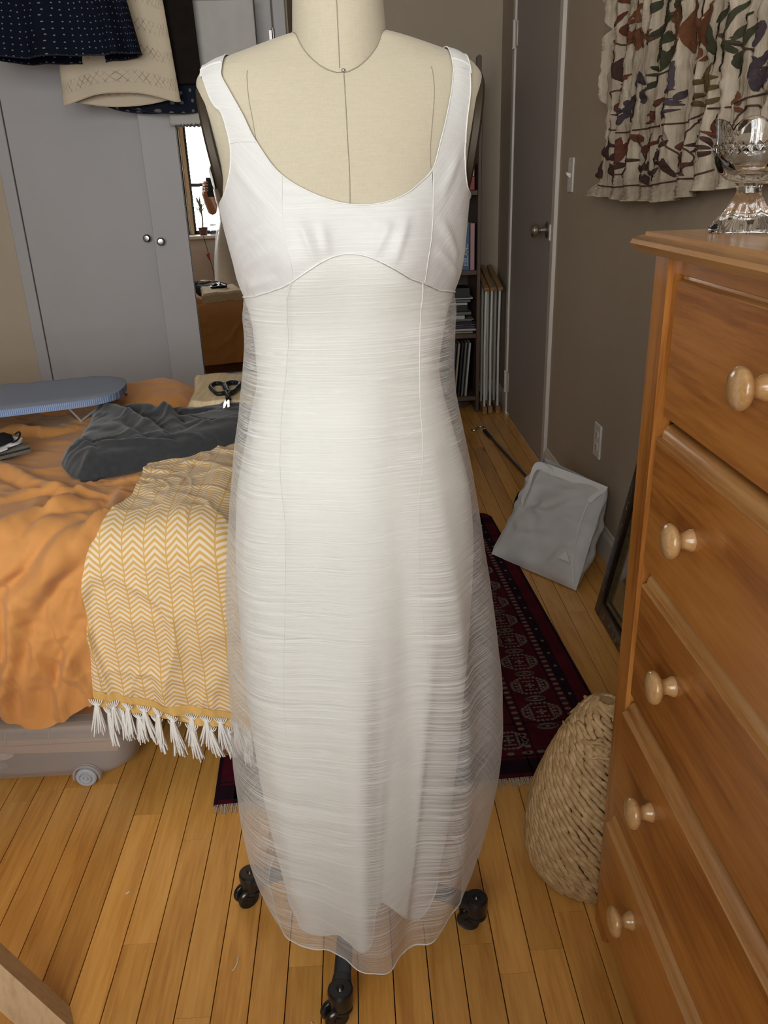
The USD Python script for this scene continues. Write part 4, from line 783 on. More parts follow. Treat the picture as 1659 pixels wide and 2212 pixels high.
def book(x0, x1, z0, z1, y0, depth, col, label, lean=0.0, flat=False, group=None, cat='book', titled=None, name='book'):
    loc = ((x0+x1)/2, y0+depth/2, z0); b = thing(name, label, cat, loc, group=group); t = 0.002
    def sh(m):
        if lean: v = m.vertices; v[:, 0] += (v[:, 2]-z0)*lean
        return m
    if flat: cov = join([cbox((x0, y0, z0), (x1, y0+depth, z0+t), 0.0004), cbox((x0, y0, z1-t), (x1, y0+depth, z1), 0.0004), cbox((x0, y0, z0), (x1, y0+t, z1), 0.0004)]); pg = cbox((x0+0.003, y0+t, z0+t), (x1-0.003, y0+depth-0.004, z1-t), 0)
    else: cov = join([cbox((x0, y0, z0), (x0+t, y0+depth, z1), 0.0004), cbox((x1-t, y0, z0), (x1, y0+depth, z1), 0.0004), cbox((x0, y0, z0), (x1, y0+t, z1), 0.0004)]); pg = cbox((x0+t, y0+t, z0+0.003), (x1-t, y0+depth-0.004, z1-0.003), 0)
    part(b, 'cover', sh(cov), 'book_'+col, smooth=False); part(b, 'pages', sh(pg), 'book_pages', smooth=False)
    if titled:
        tx, hgt, tc = titled; mt = meshkit.text_mesh(tx, hgt, 0.0004, True); mt.apply_transform(np.array([[0, 1.0, 0, 0], [0, 0, 1, 0], [1, 0, 0, 0], [0, 0, 0, 1.0]]))   # reads upward on the spine
        v = mt.vertices.copy(); w = v[:, 0].copy(); mt.vertices = np.c_[(x0+x1)/2-(w-hgt/2), y0-0.0003-v[:, 1], z0+0.02+v[:, 2]]; part(b, 'spine_title', sh(tri(mt)), tc, smooth=False)
    return b
ys = SY0+0.02
# upright books on the shelf at waist height
book(0.600, 0.624, 0.747, 0.972, ys, 0.17, 'pink', 'pink paperback with dark spine title, at the right end of its shelf', titled=None, group=None)
book(0.560, 0.598, 0.747, 0.977, ys, 0.18, 'blue', 'thick blue book with pale letters on its spine, next to the pink one', titled=('EBLANC', 0.020, 'book_white'))
book(0.538, 0.558, 0.747, 0.955, ys, 0.17, 'rust', 'rust red book on the shelf, left of the thick blue one')
for k in range(4): book(0.505-0.032*k, 0.532-0.032*k, 0.747, 0.93+0.03*((k*7) % 3), ys, 0.17, ['teal', 'grey', 'cream', 'navy'][k], ['teal', 'dark grey', 'cream', 'navy'][k]+' book on the waist-high shelf, left of the rust red one behind the dress')
book(0.585, 0.620, 1.127, 1.19, ys, 0.2, 'red', 'red boxed volume lying on the shelf above the blue book', flat=True); book(0.565, 0.618, 1.1905, 1.25, ys, 0.2, 'white', 'pale volume lying on the red one on the upper shelf', flat=True)
# a stack of magazines and discs
z = 0.4255; W = [('cream', 0.010, 0.618), ('white', 0.013, 0.636), ('grey', 0.006, 0.625), ('plum', 0.009, 0.628), ('grey', 0.008, 0.631), ('plum', 0.006, 0.615), ('black', 0.008, 0.628), ('white', 0.005, 0.612), ('cream', 0.006, 0.625), ('white', 0.022, 0.575), ('grey', 0.016, 0.610), ('black', 0.034, 0.590), ('white', 0.014, 0.588), ('grey', 0.014, 0.605), ('white', 0.010, 0.618), ('black', 0.05, 0.600)]
nm_ = ['lowest', 'second', 'third', 'fourth', 'fifth', 'sixth', 'seventh', 'eighth', 'ninth', 'tenth', 'eleventh', 'twelfth', 'thirteenth', 'fourteenth', 'fifteenth', 'topmost']
for i, (c, h, xr) in enumerate(W):
    big = i < 9; book(xr-(0.27 if big else 0.14), xr, z, z+h, ys+0.005*(i % 3), 0.20 if big else 0.13, c, f'{c} {"magazine" if big else "disc case"}, {nm_[i]} of the flat stack on the bookcase', flat=True, cat='magazine' if big else 'disc case', name='magazine' if big else 'disc_case'); z += h+0.0002
for k, (x, c, h, l) in enumerate(((0.588, 'white', 0.285, 0.16), (0.568, 'grey', 0.288, 0.16), (0.550, 'black', 0.284, 0.16), (0.530, 'cream', 0.284, 0.17), (0.512, 'navy', 0.285, 0.17), (0.496, 'grey', 0.284, 0.17), (0.478, 'teal', 0.280, 0.17), (0.455, 'red', 0.17, 0.0))):
    book(x-0.012, x, 0.0885, 0.0885+h, ys+0.005*k*0.3, 0.28 if k < 7 else 0.18, c, ['white', 'grey', 'black', 'cream', 'navy blue', 'mid grey', 'teal', 'red'][k]+' record sleeve leaning on the lowest shelf, '+['rightmost', 'second from the right', 'third from the right', 'fourth from the right', 'fifth from the right', 'sixth from the right', 'seventh from the right', 'short one at the left end'][k], lean=l*0.5, cat='record sleeve', name='record_sleeve')
mat('cling_film', {'t': ('transparent_bsdf', {'color': (0.9, 0.9, 0.9)}), 'g': ('glossy_bsdf', {'color': (0.8, 0.8, 0.8), 'roughness': 0.12}), 'd': ('diffuse_bsdf', {'color': (0.35, 0.35, 0.36)}), 'm': ('mix_closure', {'fac': 0.4}), 'x': ('mix_closure', {'fac': 0.35})}, [('g.BSDF', 'm.closure1'), ('d.BSDF', 'm.closure2'), ('t.BSDF', 'x.closure1'), ('m.closure', 'x.closure2')], 'x.closure')
def crumple(o, s, seed, sub=3):
    m = trimesh.creation.icosphere(sub, 1.0); v = m.vertices; f = fbm(v*3.1+seed*7, 4, seed); ridge = 1-np.abs(2*fbm(v*2.3+seed, 3, seed+4)-1); m.vertices = v*(0.62+0.35*f+0.25*ridge)[:, None]*s+o; m.vertices[:, 2] = np.maximum(m.vertices[:, 2], o[2]-s[2]*0.55); return m
single('plastic_wrap', crumple(np.array([0.535, 4.36, 0.034]), np.array([0.075, 0.07, 0.032]), 3, 4), 'cling_film', 'crumpled clear plastic wrap under the lowest shelf of the bookcase', 'plastic wrap', smooth=False)
# ---------------------------------------------------------------- bed with its covers
mottled('duvet_cotton', (0.55, 0.235, 0.060), (0.60, 0.27, 0.075), 5, 0.85, bump=0.10, bscale=500, bdist=0.0006, sheen_weight=0.15)
mottled('mattress_cloth', (0.55, 0.50, 0.42), (0.60, 0.55, 0.47), 6, 0.9)
wood('bed_wood', (0.13, 0.045, 0.015), (0.20, 0.075, 0.026), (0.25, 0.10, 0.04), 'x', 1.2, 0.4, 0.3)
mottled('charcoal_jersey', (0.021, 0.022, 0.026), (0.034, 0.035, 0.039), 60, 0.95, bump=0.12, bscale=900, bdist=0.0006, sheen_weight=0.25)
def math_nodes():
    return {'t': ('texture_coordinate', {}), 's': ('separate_xyz', {})}
# herringbone: columns of chevrons, woven yellow and white
HB = {'t': ('texture_coordinate', {}), 's': ('separate_xyz', {}), 'nz': ('noise_texture', {'scale': 40, 'detail': 2}), 'cu': ('math', {'math_type': 'multiply', 'value2': 1/0.0415}), 'fr': ('math', {'math_type': 'fraction'}), 'c5': ('math', {'math_type': 'subtract', 'value2': 0.5}), 'ab': ('math', {'math_type': 'absolute'}),
      'sl': ('math', {'math_type': 'multiply_add', 'value2': -0.031}), 'pv': ('math', {'math_type': 'multiply', 'value2': 1/0.0100}), 'fv': ('math', {'math_type': 'fraction'}), 'v5': ('math', {'math_type': 'subtract', 'value2': 0.5}), 'av': ('math', {'math_type': 'absolute'}),
      'st': ('map_range', {'from_min': 0.205, 'from_max': 0.265, 'clamp': True}), 'ed': ('map_range', {'from_min': 0.462, 'from_max': 0.478, 'to_min': 1.0, 'to_max': 0.0, 'clamp': True}), 'hem': ('map_range', {'from_min': 0.0, 'from_max': 1.0, 'clamp': True}), 'm1': ('math', {'math_type': 'multiply'}),
      'col': ('mix', {'color1': (0.64, 0.375, 0.105), 'color2': (0.74, 0.61, 0.455)}), 'b': ('bump', {'strength': 0.35, 'distance': 0.0012}), 'p': ('principled_bsdf', {'roughness': 0.9, 'sheen_weight': 0.15})}
HL = [('t.UV', 's.vector'), ('s.x', 'cu.value1'), ('cu.value', 'fr.value1'), ('fr.value', 'c5.value1'), ('c5.value', 'ab.value1'), ('ab.value', 'sl.value1'), ('s.y', 'sl.value3'), ('sl.value', 'pv.value1'), ('pv.value', 'fv.value1'), ('fv.value', 'v5.value1'), ('v5.value', 'av.value1'),
      ('av.value', 'st.value'), ('ab.value', 'ed.value'), ('st.result', 'm1.value1'), ('ed.result', 'm1.value2'), ('m1.value', 'col.fac'), ('m1.value', 'b.height'), ('b.normal', 'p.normal'), ('col.color', 'p.base_color')]
mat('herringbone', HB, HL)
mottled('throw_plain', (0.62, 0.37, 0.105), (0.68, 0.42, 0.135), 200, 0.9, bump=0.2, bscale=700, bdist=0.0008)
plain('tassel_cotton', (0.78, 0.755, 0.72), 0.9, sheen_weight=0.2)
BX0, BX1, BYF, BYB, BZ = -2.35, -0.235, 1.40, 2.50, 0.59
bed = thing('bed', 'low wooden bed with a white mattress under the orange cover', 'bed', (-1.3, 1.95, 0))
part(bed, 'mattress', cbox((BX0+0.03, BYF+0.045, 0.30), (BX1-0.035, BYB-0.05, 0.560), 0.04), 'mattress_cloth', smooth=40)
part(bed, 'side_rail', cbox((BX0+0.05, BYF+0.05, 0.150), (BX1-0.05, BYF+0.075, 0.285), 0.004), 'bed_wood'); part(bed, 'side_rail', cbox((BX0+0.05, BYB-0.09, 0.150), (BX1-0.05, BYB-0.065, 0.285), 0.004), 'bed_wood')
part(bed, 'end_rail', cbox((BX1-0.075, BYF+0.07, 0.150), (BX1-0.05, BYB-0.09, 0.285), 0.004), 'bed_wood'); part(bed, 'slat_base', cbox((BX0+0.08, BYF+0.08, 0.27), (BX1-0.08, BYB-0.10, 0.299), 0.002), 'bed_wood')
for x in (BX0+0.10, BX1-0.11):
    for y in (BYF+0.08, BYB-0.13): part(bed, 'leg', cbox((x, y, 0.0), (x+0.05, y+0.05, 0.16), 0.004), 'bed_wood')
RB, LTOP = 0.06, 1.02
def bed_pt(x, s, off):
    """a point of the covers: x along the bed, s from the far top edge over the near edge and down; negative s hangs down behind"""
    x, s, off = np.broadcast_arrays(*[np.asarray(v, float) for v in (x, s, off)])
    q = np.pi/2*RB
    def bend(e):      # distance past an edge -> (outward, down)
        a = np.clip(e/RB, 0, np.pi/2); return RB*np.sin(a), RB*(1-np.cos(a))+np.maximum(e-q, 0), a
    of, df, af = bend(np.maximum(s-LTOP, 0)); ob, db, ab = bend(np.maximum(-s, 0)); xr = BX1-RB-0.02; ox, dx, ax = bend(np.maximum(x-xr, 0))
    y = BYB-0.02-np.clip(s, 0, LTOP)-of+ob; z = BZ-df-db-dx; X = np.minimum(x, xr)+ox
    n = np.stack([np.sin(ax), -np.sin(af)+np.sin(ab), np.cos(af)*np.cos(ab)*np.cos(ax)], -1); n /= np.linalg.norm(n, axis=-1, keepdims=True)
    return np.stack([X, y, z], -1)+n*off[..., None]
CR = [([(-0.522, 1.027), (-0.585, 1.09), (-0.671, 1.175), (-0.701, 1.276)], 0.03, 0.02), ([(-0.689, 1.174), (-0.688, 1.235), (-0.71, 1.319), (-0.735, 1.372), (-0.744, 1.462)], 0.022, 0.026), ([(-0.637, 1.248), (-0.663, 1.311), (-0.664, 1.365)], 0.02, 0.012), ([(-0.55, 1.243), (-0.601, 1.325), (-0.637, 1.446)], 0.022, 0.018), ([(-0.507, 0.867), (-0.496, 0.996), (-0.534, 1.073)], 0.024, 0.018), ([(-0.754, 0.89), (-0.674, 0.846), (-0.564, 0.887)], 0.03, 0.014), ([(-0.678, 1.038), (-0.637, 0.979), (-0.558, 0.94)], 0.03, 0.016), ([(-0.84, 0.673), (-0.737, 0.78), (-0.643, 0.85)], 0.028, 0.014), ([(-0.581, 0.829), (-0.597, 0.935), (-0.629, 1.05)], 0.028, 0.018), ([(-0.966, 0.354), (-0.834, 0.416), (-0.772, 0.383)], 0.03, 0.016), ([(-0.66, 1.206), (-0.601, 1.128), (-0.53, 1.074)], 0.025, 0.016), ([(-0.698, 1.133), (-0.638, 1.097)], 0.02, 0.012), ([(-1.009, 0.108), (-0.834, 0.188)], 0.035, 0.014), ([(-0.531, 1.132), (-0.575, 1.231)], 0.018, 0.01), ([(-0.668, 1.289), (-0.709, 1.453)], 0.022, 0.014), ([(-0.639, 1.28), (-0.574, 1.382)], 0.018, 0.01)]
def seg_crease(x, s, pts, w, h):
    p = np.stack([x, s], -1); best = np.full(x.shape, 9.0); side = np.zeros(x.shape); L = 0; tot = sum(math.dist(a, b) for a, b in zip(pts[:-1], pts[1:])); al = np.zeros(x.shape)
    for a, b in zip(pts[:-1], pts[1:]):
        a, b = np.array(a), np.array(b); ab = b-a; u = np.clip(((p-a) @ ab)/(ab @ ab), 0, 1); d = p-(a+u[..., None]*ab); dd = np.linalg.norm(d, axis=-1); k = dd < best
        best = np.where(k, dd, best); side = np.where(k, np.sign(ab[0]*d[..., 1]-ab[1]*d[..., 0]), side); al = np.where(k, (L+u*np.linalg.norm(ab))/tot, al); L += np.linalg.norm(ab)
    t = best/w; fade = np.sin(np.pi*np.clip(al, 0.06, 0.94))**0.6
    return h*fade*(np.exp(-(t-0.0)**2)*1.0-0.75*np.exp(-((t*side-1.15)/0.55)**2))       # a ridge with a hollow along one side
def wrinkles(x, s):
    x, s = np.broadcast_arrays(x, s); P = np.stack([x*3.2, s*3.2, 0*x], -1); o = 0.016*(fbm(P, 2, 5)-0.5)
    hang = sstep(s, LTOP-0.02, LTOP+0.30)
    def ridges(kx, ks, seed, lo, amp, warp):     # narrow sharp-backed creases
        wx = x*kx+warp*(noise(P*1.3, seed)-0.5); ws = s*ks+warp*(noise(P*1.3+9, seed+1)-0.5); r = 1-np.abs(2*noise(np.stack([wx, ws, 0*x+seed], -1), seed+2)-1); return amp*np.clip((r-lo)/(1-lo), 0, 1)**1.6
    lying = 0.58*(ridges(4.5, 11, 41, 0.62, 0.013, 3.0)+ridges(9, 17, 52, 0.66, 0.0065, 3.5)+ridges(14, 10, 63, 0.70, 0.0045, 3.0))
    hung = ridges(10, 3.2, 74, 0.60, 0.014, 2.4)+ridges(19, 8, 85, 0.70, 0.0055, 4.0)+ridges(8, 13, 96, 0.74, 0.004, 3.0)
    o = o+lying*(1-hang)+hung*hang
    for pts, w, h in CR: o = o+seg_crease(x, s, pts, w*0.75, h)
    return o+0.010
def hem_s(x): return 1.437+0.022*np.sin(x*17+0.8)+0.028*(noise(np.stack([x*9, 0*x, 0*x], -1), 6)-0.5)
xs_ = np.linspace(BX0, BX1+0.24, 340); vs_ = np.concatenate([np.linspace(-0.34, 0.0, 26)[:-1], np.linspace(0.0, 1.0, 250)])
X_, V_ = np.meshgrid(xs_, vs_); S_ = np.where(V_ < 0, V_, V_*hem_s(X_)); P = bed_pt(X_, S_, wrinkles(X_, S_)); F = grid(340, len(vs_))[:, ::-1]
P[..., 2] = np.maximum(P[..., 2], 0.165)
single('duvet', trimesh.Trimesh(P.reshape(-1, 3), F, process=False), 'duvet_cotton', 'rumpled orange duvet hanging over the near side of the bed', 'duvet', smooth=True)
# throw blanket, folded double: two layers end in two rows of tassels
thr = thing('throw_blanket', 'yellow and white herringbone throw blanket with white tassels, draped over the orange bed cover', 'blanket', (-0.40, 1.39, 0.2))
THROW = [(-0.314, 0.552), (-0.386, 0.568), (-0.442, 0.626), (-0.476, 0.7), (-0.477, 0.784), (-0.468, 0.925), (-0.49, 1.02), (-0.507, 1.065), (-0.527, 1.103), (-0.537, 1.152), (-0.542, 1.233), (-0.553, 1.328), (-0.559, 1.402), (-0.518, 1.411), (-0.45, 1.429), (-0.368, 1.449), (-0.293, 1.467)]
def low(x): return np.interp(x, [-0.56, -0.51, -0.505, -0.45, -0.37, -0.29, -0.20], [1.398, 1.404, 1.412, 1.425, 1.445, 1.466, 1.475])
THR = [p for p in THROW if p[1] < 1.395]+[(-0.558, 1.396)]
def throw_layer(extra, off, name, x_in=0.0):
    left = smooth_curve(THR[::-1], 60); XR = -0.165; vs = np.linspace(0, 1, 200); rows = []
    sl, xl = left[:, 1][::-1], left[:, 0][::-1]; o = np.argsort(sl); s0 = 0.545
    us = np.linspace(0, 1, 110); U, V = np.meshgrid(us, vs)
    XE = np.interp(s0+V*(1.40-s0), sl[o], xl[o])+x_in; X = XE*(1-U)+XR*U; S = s0+V*(low(X)+extra-s0)
    w = wrinkles(X, S)+off+0.003*(1+np.sin(X*38+S*9))*sstep(1.3-S, 0, 0.5)*sstep(S, 0.6, 1.0)+0.005*np.exp(-((S-0.85)/0.12)**2)*(1+np.sin(X*24+1.3))
    P = bed_pt(X, S, w); return X, S, P, grid(110, 200)[:, ::-1]
for extra, off, nm in ((0.024, 0.005, 'under_layer'), (0.0, 0.011, 'upper_layer')):
    X, S, P, F = throw_layer(extra, off, nm, 0.004 if extra else 0.0); nh = 8      # the last rows are the plain hem band
    lay = part(thr, nm, trimesh.Trimesh(P.reshape(-1, 3), F, process=False), 'herringbone', uv=np.stack([X.ravel(), S.ravel()], -1))
    e = P[-1]; eu = P[-5]; dn = e-eu; dn /= np.linalg.norm(dn, axis=1, keepdims=True); nrm = np.cross(np.gradient(e, axis=0), dn); nrm /= np.linalg.norm(nrm, axis=1, keepdims=True); nrm = np.where(nrm[:, 1:2] > 0, -nrm, nrm)
    band = np.stack([e-dn*0.018+nrm*0.0016, e-dn*0.004+nrm*0.0024, e+dn*0.001+nrm*0.0014], 0).reshape(-1, 3); part(lay, 'hem_band', trimesh.Trimesh(band, grid(len(e), 3)[:, ::-1], process=False), 'throw_plain', smooth=True)
    L = np.r_[0, np.cumsum(np.linalg.norm(np.diff(e, axis=0), axis=1))]; rt = np.random.default_rng(4 if extra else 10); q = 0.004 if extra == 0 else 0.020
    while q < L[-1]-0.005:
        c = np.array([np.interp(q, L, e[:, k]) for k in range(3)]); n_ = np.array([np.interp(q, L, nrm[:, k]) for k in range(3)])*0.003; ms = []
        tx = np.gradient(e, axis=0)[min(len(e)-1, int(np.searchsorted(L, q)))]; tx = tx/np.linalg.norm(tx); kd = 0.014+rt.uniform(-0.002, 0.003); kn = c+n_-np.array([0, 0, kd])
        for g in np.linspace(-1, 1, 7):
            a = c+tx*g*0.013+n_; ms.append(tube(smooth_curve([a, a*0.45+kn*0.55-[0, 0, 0.004*(abs(g))], kn], 7), 0.0013, 5))
        ms.append(lathe([(0, -0.004), (0.0034, -0.003), (0.0042, 0.0), (0.0034, 0.003), (0, 0.004)], 10, kn)); sway = rt.uniform(-0.008, 0.010); ln_ = rt.uniform(0.050, 0.068)
        for g in range(18):
            a = g*2.4; r_ = 0.0034*math.sqrt((g+0.5)/18); o_ = tx*r_*math.cos(a)+np.array([0, -1, 0])*r_*math.sin(a); sp = tx*(sway+rt.uniform(-0.0050, 0.0050)+o_ @ tx*2.0)+np.array([0, -1, 0])*(o_[1]*-2.0); ln2 = ln_*rt.uniform(0.85, 1.08)
            ms.append(tube(smooth_curve([kn+o_, kn+o_*1.6+sp*0.35-[0, 0, ln2*0.45], kn+o_*1.8+sp-[0, 0, ln2]], 6), [0.0019, 0.0021, 0.0021, 0.0020, 0.0018, 0.0013], 5))
        part(thr, 'tassel', join(ms), 'tassel_cotton', smooth=True); q += 0.0355*rt.uniform(0.85, 1.12)
# things lying on the bed
def cover_z(x, y):
    s = np.clip(BYB-0.02-y, 0.0, LTOP); return BZ+wrinkles(np.asarray(x, float), s)
def lump(outline, h, w, seed, folds, step=0.008, base=0.0, name=None, m=None, label=None, cat=None):
    def top(x, y, d):
        c0 = cover_z(x, y); z = c0+(BZ+0.014-c0)*sstep(d, 0.0, 0.05)+base+h*(1-np.exp(-(d/w)**1.2)); z = z+h*0.12*(fbm(np.stack([x*26, y*26, 0*x], -1), 2, seed)-0.5)*sstep(d, 0, w)+0.006*sstep(1-np.abs(2*noise(np.stack([x*9+y*7, y*16-x*12, 0*x+seed], -1), seed)-1), 0.75, 1.0)*sstep(d, 0, w)
        for (a, b, fw, fh) in folds: z = z+seg_crease(x, y, [a, b], fw, fh)*sstep(d, 0.0, w*0.6)
        return z
    return single(name, puffy(outline, step, top, lambda x, y, d: cover_z(x, y)+base-0.003), m, label, cat, smooth=True)
TRO = [(-0.699, 1.812), (-0.679, 1.759), (-0.645, 1.707), (-0.61, 1.667), (-0.558, 1.687), (-0.468, 1.737), (-0.402, 1.771), (-0.339, 1.839), (-0.286, 1.898), (-0.256, 1.994), (-0.272, 2.153), (-0.35, 2.166), (-0.434, 2.141), (-0.482, 2.13), (-0.518, 2.155), (-0.583, 2.137), (-0.674, 2.198), (-0.714, 2.229), (-0.739, 2.204), (-0.713, 2.085), (-0.701, 1.939)]
FO = [((-0.70, 2.18), (-0.47, 1.86), 0.018, 0.020), ((-0.66, 2.16), (-0.38, 1.93), 0.015, 0.016), ((-0.52, 2.10), (-0.44, 1.90), 0.018, 0.014), ((-0.66, 1.76), (-0.44, 1.80), 0.012, 0.014), ((-0.60, 1.95), (-0.50, 1.80), 0.016, 0.008), ((-0.48, 2.02), (-0.36, 2.06), 0.014, -0.010), ((-0.68, 1.86), (-0.60, 1.74), 0.012, 0.010), ((-0.40, 1.90), (-0.30, 1.98), 0.014, 0.008)]
lump(TRO, 0.040, 0.020, 14, FO, name='charcoal_trousers', m='charcoal_jersey', label='crumpled charcoal grey trousers thrown across the middle of the bed', cat='trousers', step=0.007, base=0.008)
PIL = [tuple(p) for p in smooth_curve([(-0.80, 2.50), (-0.72, 2.505), (-0.60, 2.505), (-0.52, 2.49), (-0.480, 2.42), (-0.468, 2.30), (-0.495, 2.225), (-0.58, 2.215), (-0.68, 2.24), (-0.76, 2.32), (-0.80, 2.42)], 48, True)]
lump(PIL, 0.040, 0.035, 15, [((-0.70, 2.50), (-0.52, 2.44), 0.03, 0.014), ((-0.50, 2.42), (-0.47, 2.30), 0.015, -0.012)], name='pillow', m='duvet_cotton', label='orange pillow at the far edge of the bed', cat='pillow', step=0.014)
mat('cloth_ribbed', {'t': ('texture_coordinate', {}), 'm': ('mapping', {'scale': (1.0, 0.08, 1.0)}), 'n': ('noise_texture', {'scale': 90, 'detail': 3}), 'r': ('rgb_ramp', {'ramp': [(0.35, (0.66, 0.50, 0.29)), (0.65, (0.78, 0.62, 0.40))]}), 'b': ('bump', {'strength': 0.3, 'distance': 0.002}), 'p': ('principled_bsdf', {'roughness': 0.9})},
    [('t.object', 'm.vector'), ('m.vector', 'n.vector'), ('n.fac', 'r.fac'), ('r.color', 'p.base_color'), ('n.fac', 'b.height'), ('b.normal', 'p.normal')])
PCL = [(-0.505, 2.492), (-0.262, 2.470), (-0.262, 2.110), (-0.460, 2.128), (-0.472, 2.30)]
ZP = 0.655
single('folded_cloth', puffy(PCL, 0.012, lambda x, y, d: ZP-0.012*(1-sstep(d, 0, 0.008))+0.002*np.sin(x*60+y*11), lambda x, y, d: np.minimum(cover_z(x, y)-0.002, ZP-0.014)), 'cloth_ribbed', 'folded pale yellow ribbed cloth at the far right of the bed', 'cloth', smooth=40)
sci = thing('scissors', 'black handled scissors lying on the folded pale yellow cloth', 'scissors', (-0.37, 2.23, ZP))
plain('scissor_plastic', (0.010, 0.010, 0.011), 0.5, specular_ior_level=0.3)
for q, pts in enumerate(([(-0.418, 2.275), (-0.408, 2.305), (-0.392, 2.300), (-0.378, 2.262), (-0.366, 2.220), (-0.364, 2.190), (-0.380, 2.178), (-0.397, 2.205), (-0.411, 2.240)], [(-0.377, 2.290), (-0.363, 2.308), (-0.345, 2.300), (-0.335, 2.262), (-0.341, 2.220), (-0.350, 2.185), (-0.360, 2.200), (-0.367, 2.235), (-0.375, 2.265)])):
    c = smooth_curve([(x, y, ZP+0.008) for x, y in pts], 40, True); part(sci, 'handle', tube(c, 0.0062 if q == 0 else 0.0072, 10, closed=True), 'scissor_plastic', smooth=True)
    part(sci, 'shank', tube([((-0.366, 2.190), (-0.350, 2.190))[q]+(ZP+0.008,), (-0.354, 2.155, ZP+0.007), (-0.351+0.008*q, 2.120, ZP+0.006)], [0.0065, 0.0055, 0.004], 8), 'scissor_plastic', smooth=True)
    part(sci, 'blade', extrude([(-0.357, 2.15), (-0.349, 2.15), (-0.345+0.012*q, 2.04), (-0.349+0.012*q, 2.03), (-0.355+0.010*q, 2.08)], 0.0016, (0, 0, ZP+0.003+0.002*q)), 'steel')
part(sci, 'pivot_screw', lathe([(0, 0), (0.0045, 0), (0.004, 0.0012), (0, 0.0015)], 14, (-0.353, 2.14, ZP+0.0066)), 'steel')
wb = cover_z(np.array([-0.83]), np.array([1.82]))[0]+0.014
nb = thing('grey_folder', 'grey zipped folder at the left end of the bed', 'folder', (-0.9, 1.85, wb))
mottled('felt_grey', (0.10, 0.09, 0.082), (0.135, 0.122, 0.112), 120, 0.95)
part(nb, 'cover', puffy([(-0.777, 1.843), (-0.818, 1.873), (-1.02, 1.91), (-1.06, 1.70), (-0.95, 1.66), (-0.83, 1.79)], 0.02, lambda x, y, d: wb+0.013+0.002*sstep(d, 0, 0.01), lambda x, y, d: wb-0.004+0*x), 'felt_grey', smooth=40)
part(nb, 'zip', tube([(-0.778, 1.842, wb+0.006), (-0.831, 1.789, wb+0.006), (-0.950, 1.659, wb+0.006)], 0.0022, 6), 'plastic_dark')
plain('paper_white', (0.74, 0.73, 0.75), 0.8)
PAP = [(-0.806, 1.882), (-0.797, 1.846), (-0.802, 1.828), (-0.8125, 1.812), (-0.810, 1.798), (-0.821, 1.775), (-0.828, 1.76), (-0.90, 1.70), (-0.95, 1.80), (-0.90, 1.87), (-0.84, 1.895)]
single('paper_sheet', puffy(PAP, 0.012, lambda x, y, d: wb+0.0185+0.006*fbm(np.stack([x*40, y*40, 0*x], -1), 2, 3), lambda x, y, d: wb+0.0155+0.004*fbm(np.stack([x*40, y*40, 0*x], -1), 2, 3)), 'paper_white', 'crumpled white paper lying on the grey folder', 'paper', smooth=30)
pch = thing('black_face_mask', 'black cloth face mask with an ear loop on the white paper at bed left end', 'face mask', (-0.85, 1.84, wb+0.03))
part(pch, 'cloth', puffy([(-0.831, 1.884), (-0.812, 1.846), (-0.822, 1.806), (-0.845, 1.775), (-0.92, 1.74), (-0.97, 1.83), (-0.90, 1.89)], 0.012, lambda x, y, d: wb+0.028+0.020*(1-np.exp(-d/0.012))+0.006*np.sin(x*60+y*30)*sstep(d, 0, .02), lambda x, y, d: wb+0.025+0*x), 'black_cloth', smooth=True)
part(pch, 'ear_loop', tube(smooth_curve([(-0.814, 1.862, wb+0.034), (-0.803, 1.862, wb+0.040), (-0.797, 1.848, wb+0.036), (-0.799, 1.832, wb+0.029), (-0.808, 1.822, wb+0.028)], 24), 0.0022, 7), 'black_cloth')
# table-top ironing board standing on the bed
ib = thing('ironing_board', 'blue table-top ironing board on thin metal legs standing on the bed', 'ironing board', (-1.0, 2.15, 0.6))
mat('board_cover', {'t': ('texture_coordinate', {}), 'n': ('noise_texture', {'scale': 400, 'detail': 2}), 'r': ('rgb_ramp', {'ramp': [(0.3, (0.20, 0.225, 0.285)), (0.7, (0.255, 0.28, 0.345))]}), 'p': ('principled_bsdf', {'roughness': 0.85})}, [('t.object', 'n.vector'), ('n.fac', 'r.fac'), ('r.color', 'p.base_color')])
mat('board_stripe', {'t': ('texture_coordinate', {}), 's': ('separate_xyz', {}), 'w': ('math', {'math_type': 'multiply', 'value2': 230.0}), 'f': ('math', {'math_type': 'fraction'}), 'r': ('rgb_ramp', {'ramp': [(0.30, (0.13, 0.19, 0.33)), (0.5, (0.42, 0.46, 0.56)), (0.7, (0.13, 0.19, 0.33))]}), 'p': ('principled_bsdf', {'roughness': 0.85})},
    [('t.object', 's.vector'), ('s.x', 'w.value1'), ('w.value', 'f.value1'), ('f.value', 'r.fac'), ('r.color', 'p.base_color')])
IRO = [(-1.75, 2.02), (-1.75, 1.76), (-1.2, 1.865), (-0.881, 1.964), (-0.76, 2.007), (-0.676, 2.046), (-0.642, 2.085), (-0.631, 2.14), (-0.638, 2.212), (-0.662, 2.273), (-0.712, 2.306), (-0.853, 2.284), (-0.996, 2.254), (-1.3, 2.17)]
ic = smooth_curve(IRO[1:]+IRO[:1], 120); ip = sg.Polygon(ic).buffer(0)
part(ib, 'board', puffy(list(ip.exterior.coords)[:-1], 0.02, lambda x, y, d: 0.700-0.004*(1-sstep(d, 0, 0.010)), lambda x, y, d: 0.6955+0*x), 'board_cover', smooth=50)
part(ib, 'cover_edge', extrude(ip.buffer(0.0008).difference(ip.buffer(-0.004)), 0.0175, (0, 0, 0.6785)), 'board_stripe', smooth=40); part(ib, 'underside', extrude(ip.buffer(-0.006), 0.004, (0, 0, 0.680)), 'plastic_dark')
